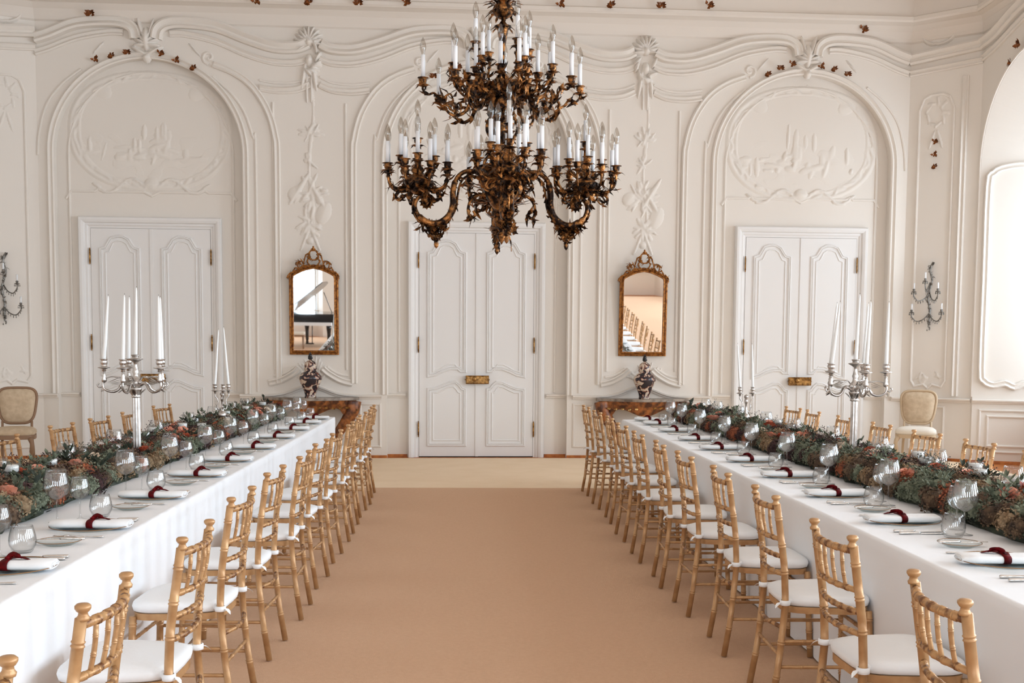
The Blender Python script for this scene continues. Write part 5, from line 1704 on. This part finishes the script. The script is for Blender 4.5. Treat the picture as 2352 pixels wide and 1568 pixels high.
# ------------------------------------------------------------------ upholstered side chairs
def side_chair(x, y, rz, label, um, sm, wm, arm):
    t = thing('upholstered_chair', label, 'chair', (x, y, CZ), rz, 'upholstered chairs by the walls')
    # front is local -y
    def ring(hw0, hw1, z0, z1, y0, lean, n=36, k=.45):
        pts = []
        for i in range(n):
            a = 2 * pi * i / n
            cx, sz = cos(a), sin(a)
            X = abs(cx) ** k * (1 if cx > 0 else -1)
            Zs = abs(sz) ** (k + .15) * (1 if sz > 0 else -1)
            zz = (z0 + z1) / 2 + Zs * (z1 - z0) / 2
            f = (zz - z0) / (z1 - z0)
            hw = hw0 + (hw1 - hw0) * f
            pts.append((X * hw, y0 + lean * f, zz))
        return pts
    rg = ring(.19, .245, .53, .97, .23, .08)
    mb = MB().tube(rg, .017, 7, closed=True)
    mb.build('back_frame', wm, t)
    vs = []
    for sc_, dy in ((1.0, 0), (.9, -.025), (.6, -.04), (.3, -.045)):
        cx0 = Vector((0, .27, .75))
        for p in rg:
            v = cx0 + (Vector(p) - cx0) * sc_ * .96
            vs.append((v.x, v.y + dy, v.z))
    n = 36
    fs = [(k * n + i, k * n + (i + 1) % n, (k + 1) * n + (i + 1) % n, (k + 1) * n + i) for k in range(3) for i in range(n)]
    fs.append(tuple(3 * n + i for i in range(n)))
    vb = [(v[0], .27 + .08 * (v[2] - .75) / .44 + .012, v[2]) for v in vs[:n]]
    MB().add(vs, fs).add(vb, [tuple(range(n - 1, -1, -1))]).build('back_pad', um, t)
    out = []
    for i in range(32):
        a = 2 * pi * i / 32
        cx, sy = cos(a), sin(a)
        yy = abs(sy) ** .5 * (1 if sy > 0 else -1)
        out.append((abs(cx) ** .5 * (1 if cx > 0 else -1) * (.25 - .02 * yy), yy * .24))
    MB().prism(out, .36, .41, smooth=True).build('seat_rail', wm, t)
    vs = []
    for k, z in ((.96, .41), (1.02, .43), (1.0, .465), (.85, .492), (.5, .505)):
        vs += [(x_ * k, y_ * k, z) for x_, y_ in out]
    n = 32
    fs = [(k * n + i, k * n + (i + 1) % n, (k + 1) * n + (i + 1) % n, (k + 1) * n + i) for k in range(4) for i in range(n)]
    fs.append(tuple(4 * n + i for i in range(n)))
    MB().add(vs, fs).build('seat_pad', sm, t)
    for sx in (-1, 1):
        MB().tube(smooth_path([(sx * .21, -.20, .37), (sx * .235, -.23, .30), (sx * .215, -.205, .15), (sx * .20, -.20, .04), (sx * .215, -.225, .006)], 5), [.030] * 4 + [.026] * 5 + [.016] * 8 + [.014] * 4, 8).build('leg', wm, t)
        MB().tube(smooth_path([(sx * .17, .20, .37), (sx * .18, .23, .2), (sx * .18, .27, .006)], 5), .017, 8).build('leg', wm, t)
        MB().tube([(sx * .17, .215, .38), (sx * .17, .225, .56)], .015, 8).build('back_post', wm, t)
side_chair(-5.50, 14.05, radians(12), 'beige upholstered chair with carved frame against the wall at the far left', 'uphol', 'uphol', 'cwood', False)
side_chair(6.02, 14.70, radians(-26), 'cream-seated upholstered chair with cane-coloured back by the right corner', 'uphol', 'uphol2', 'cwood2', False)

# ------------------------------------------------------------------ grand piano seen in the left mirror
pn = thing('grand_piano', 'black grand piano with raised lid, seen in the left mirror', 'piano', (-3.5, -4.3, CZ), radians(-84))
outl = [(-.75, -.75), (.75, -.75), (.75, .2), (.70, .55), (.52, .85), (.30, 1.0), (.05, 1.08), (-.25, 1.15), (-.55, 1.15), (-.72, 1.0), (-.75, .8)]
outl = [(y_, x_) for x_, y_ in outl]   # tail to the side
outl = outl[::-1]
MB().prism(outl, .66, .99).build('body', 'black', pn)
MB().box((-.83, 0, .70), (.20, 1.42, .09)).build('keyboard', 'sleeve', pn)
lid = MB().prism([(x, y) for x, y in outl], 0, .025, Matrix.Translation((0, -.75, 1.0)) @ Matrix.Rotation(radians(38), 4, 'X') @ Matrix.Translation((0, .75, 0)))
lid.build('lid', 'black', pn)
MB().tube([(.2, .55, .98), (.2, .30, 1.62)], .012, 6).build('prop_stick', 'black', pn)
for x, y in ((-.6, -.58), (-.6, .58), (.85, -.35)):
    MB().lathe([(.04, .01), (.05, .04), (.035, .08), (.05, .12), (.055, .4), (.075, .55), (.08, .665)], (x, y, 0), 12).build('leg', 'black', pn)
ly = MB().tube([(-.55, -.07, .66), (-.58, -.07, .12)], .014, 6).tube([(-.55, .07, .66), (-.58, .07, .12)], .014, 6).box((-.6, 0, .1), (.12, .24, .04))
ly.build('pedal_lyre', 'black', pn)

bn = thing('piano_bench', 'cream-topped piano bench beside the grand piano, seen in the left mirror', 'bench', (-3.95, -2.9, CZ), 0)
MB().box((0, 0, .46), (.62, .36, .08), None, .015).build('seat_pad', 'uphol2', bn)
MB().box((0, 0, .40), (.58, .32, .05)).build('frame', 'cwood', bn)
for x in (-.26, .26):
    for y in (-.13, .13):
        MB().lathe([(.014, .0), (.018, .1), (.022, .38)], (x, y, 0), 8).build('leg', 'cwood', bn)
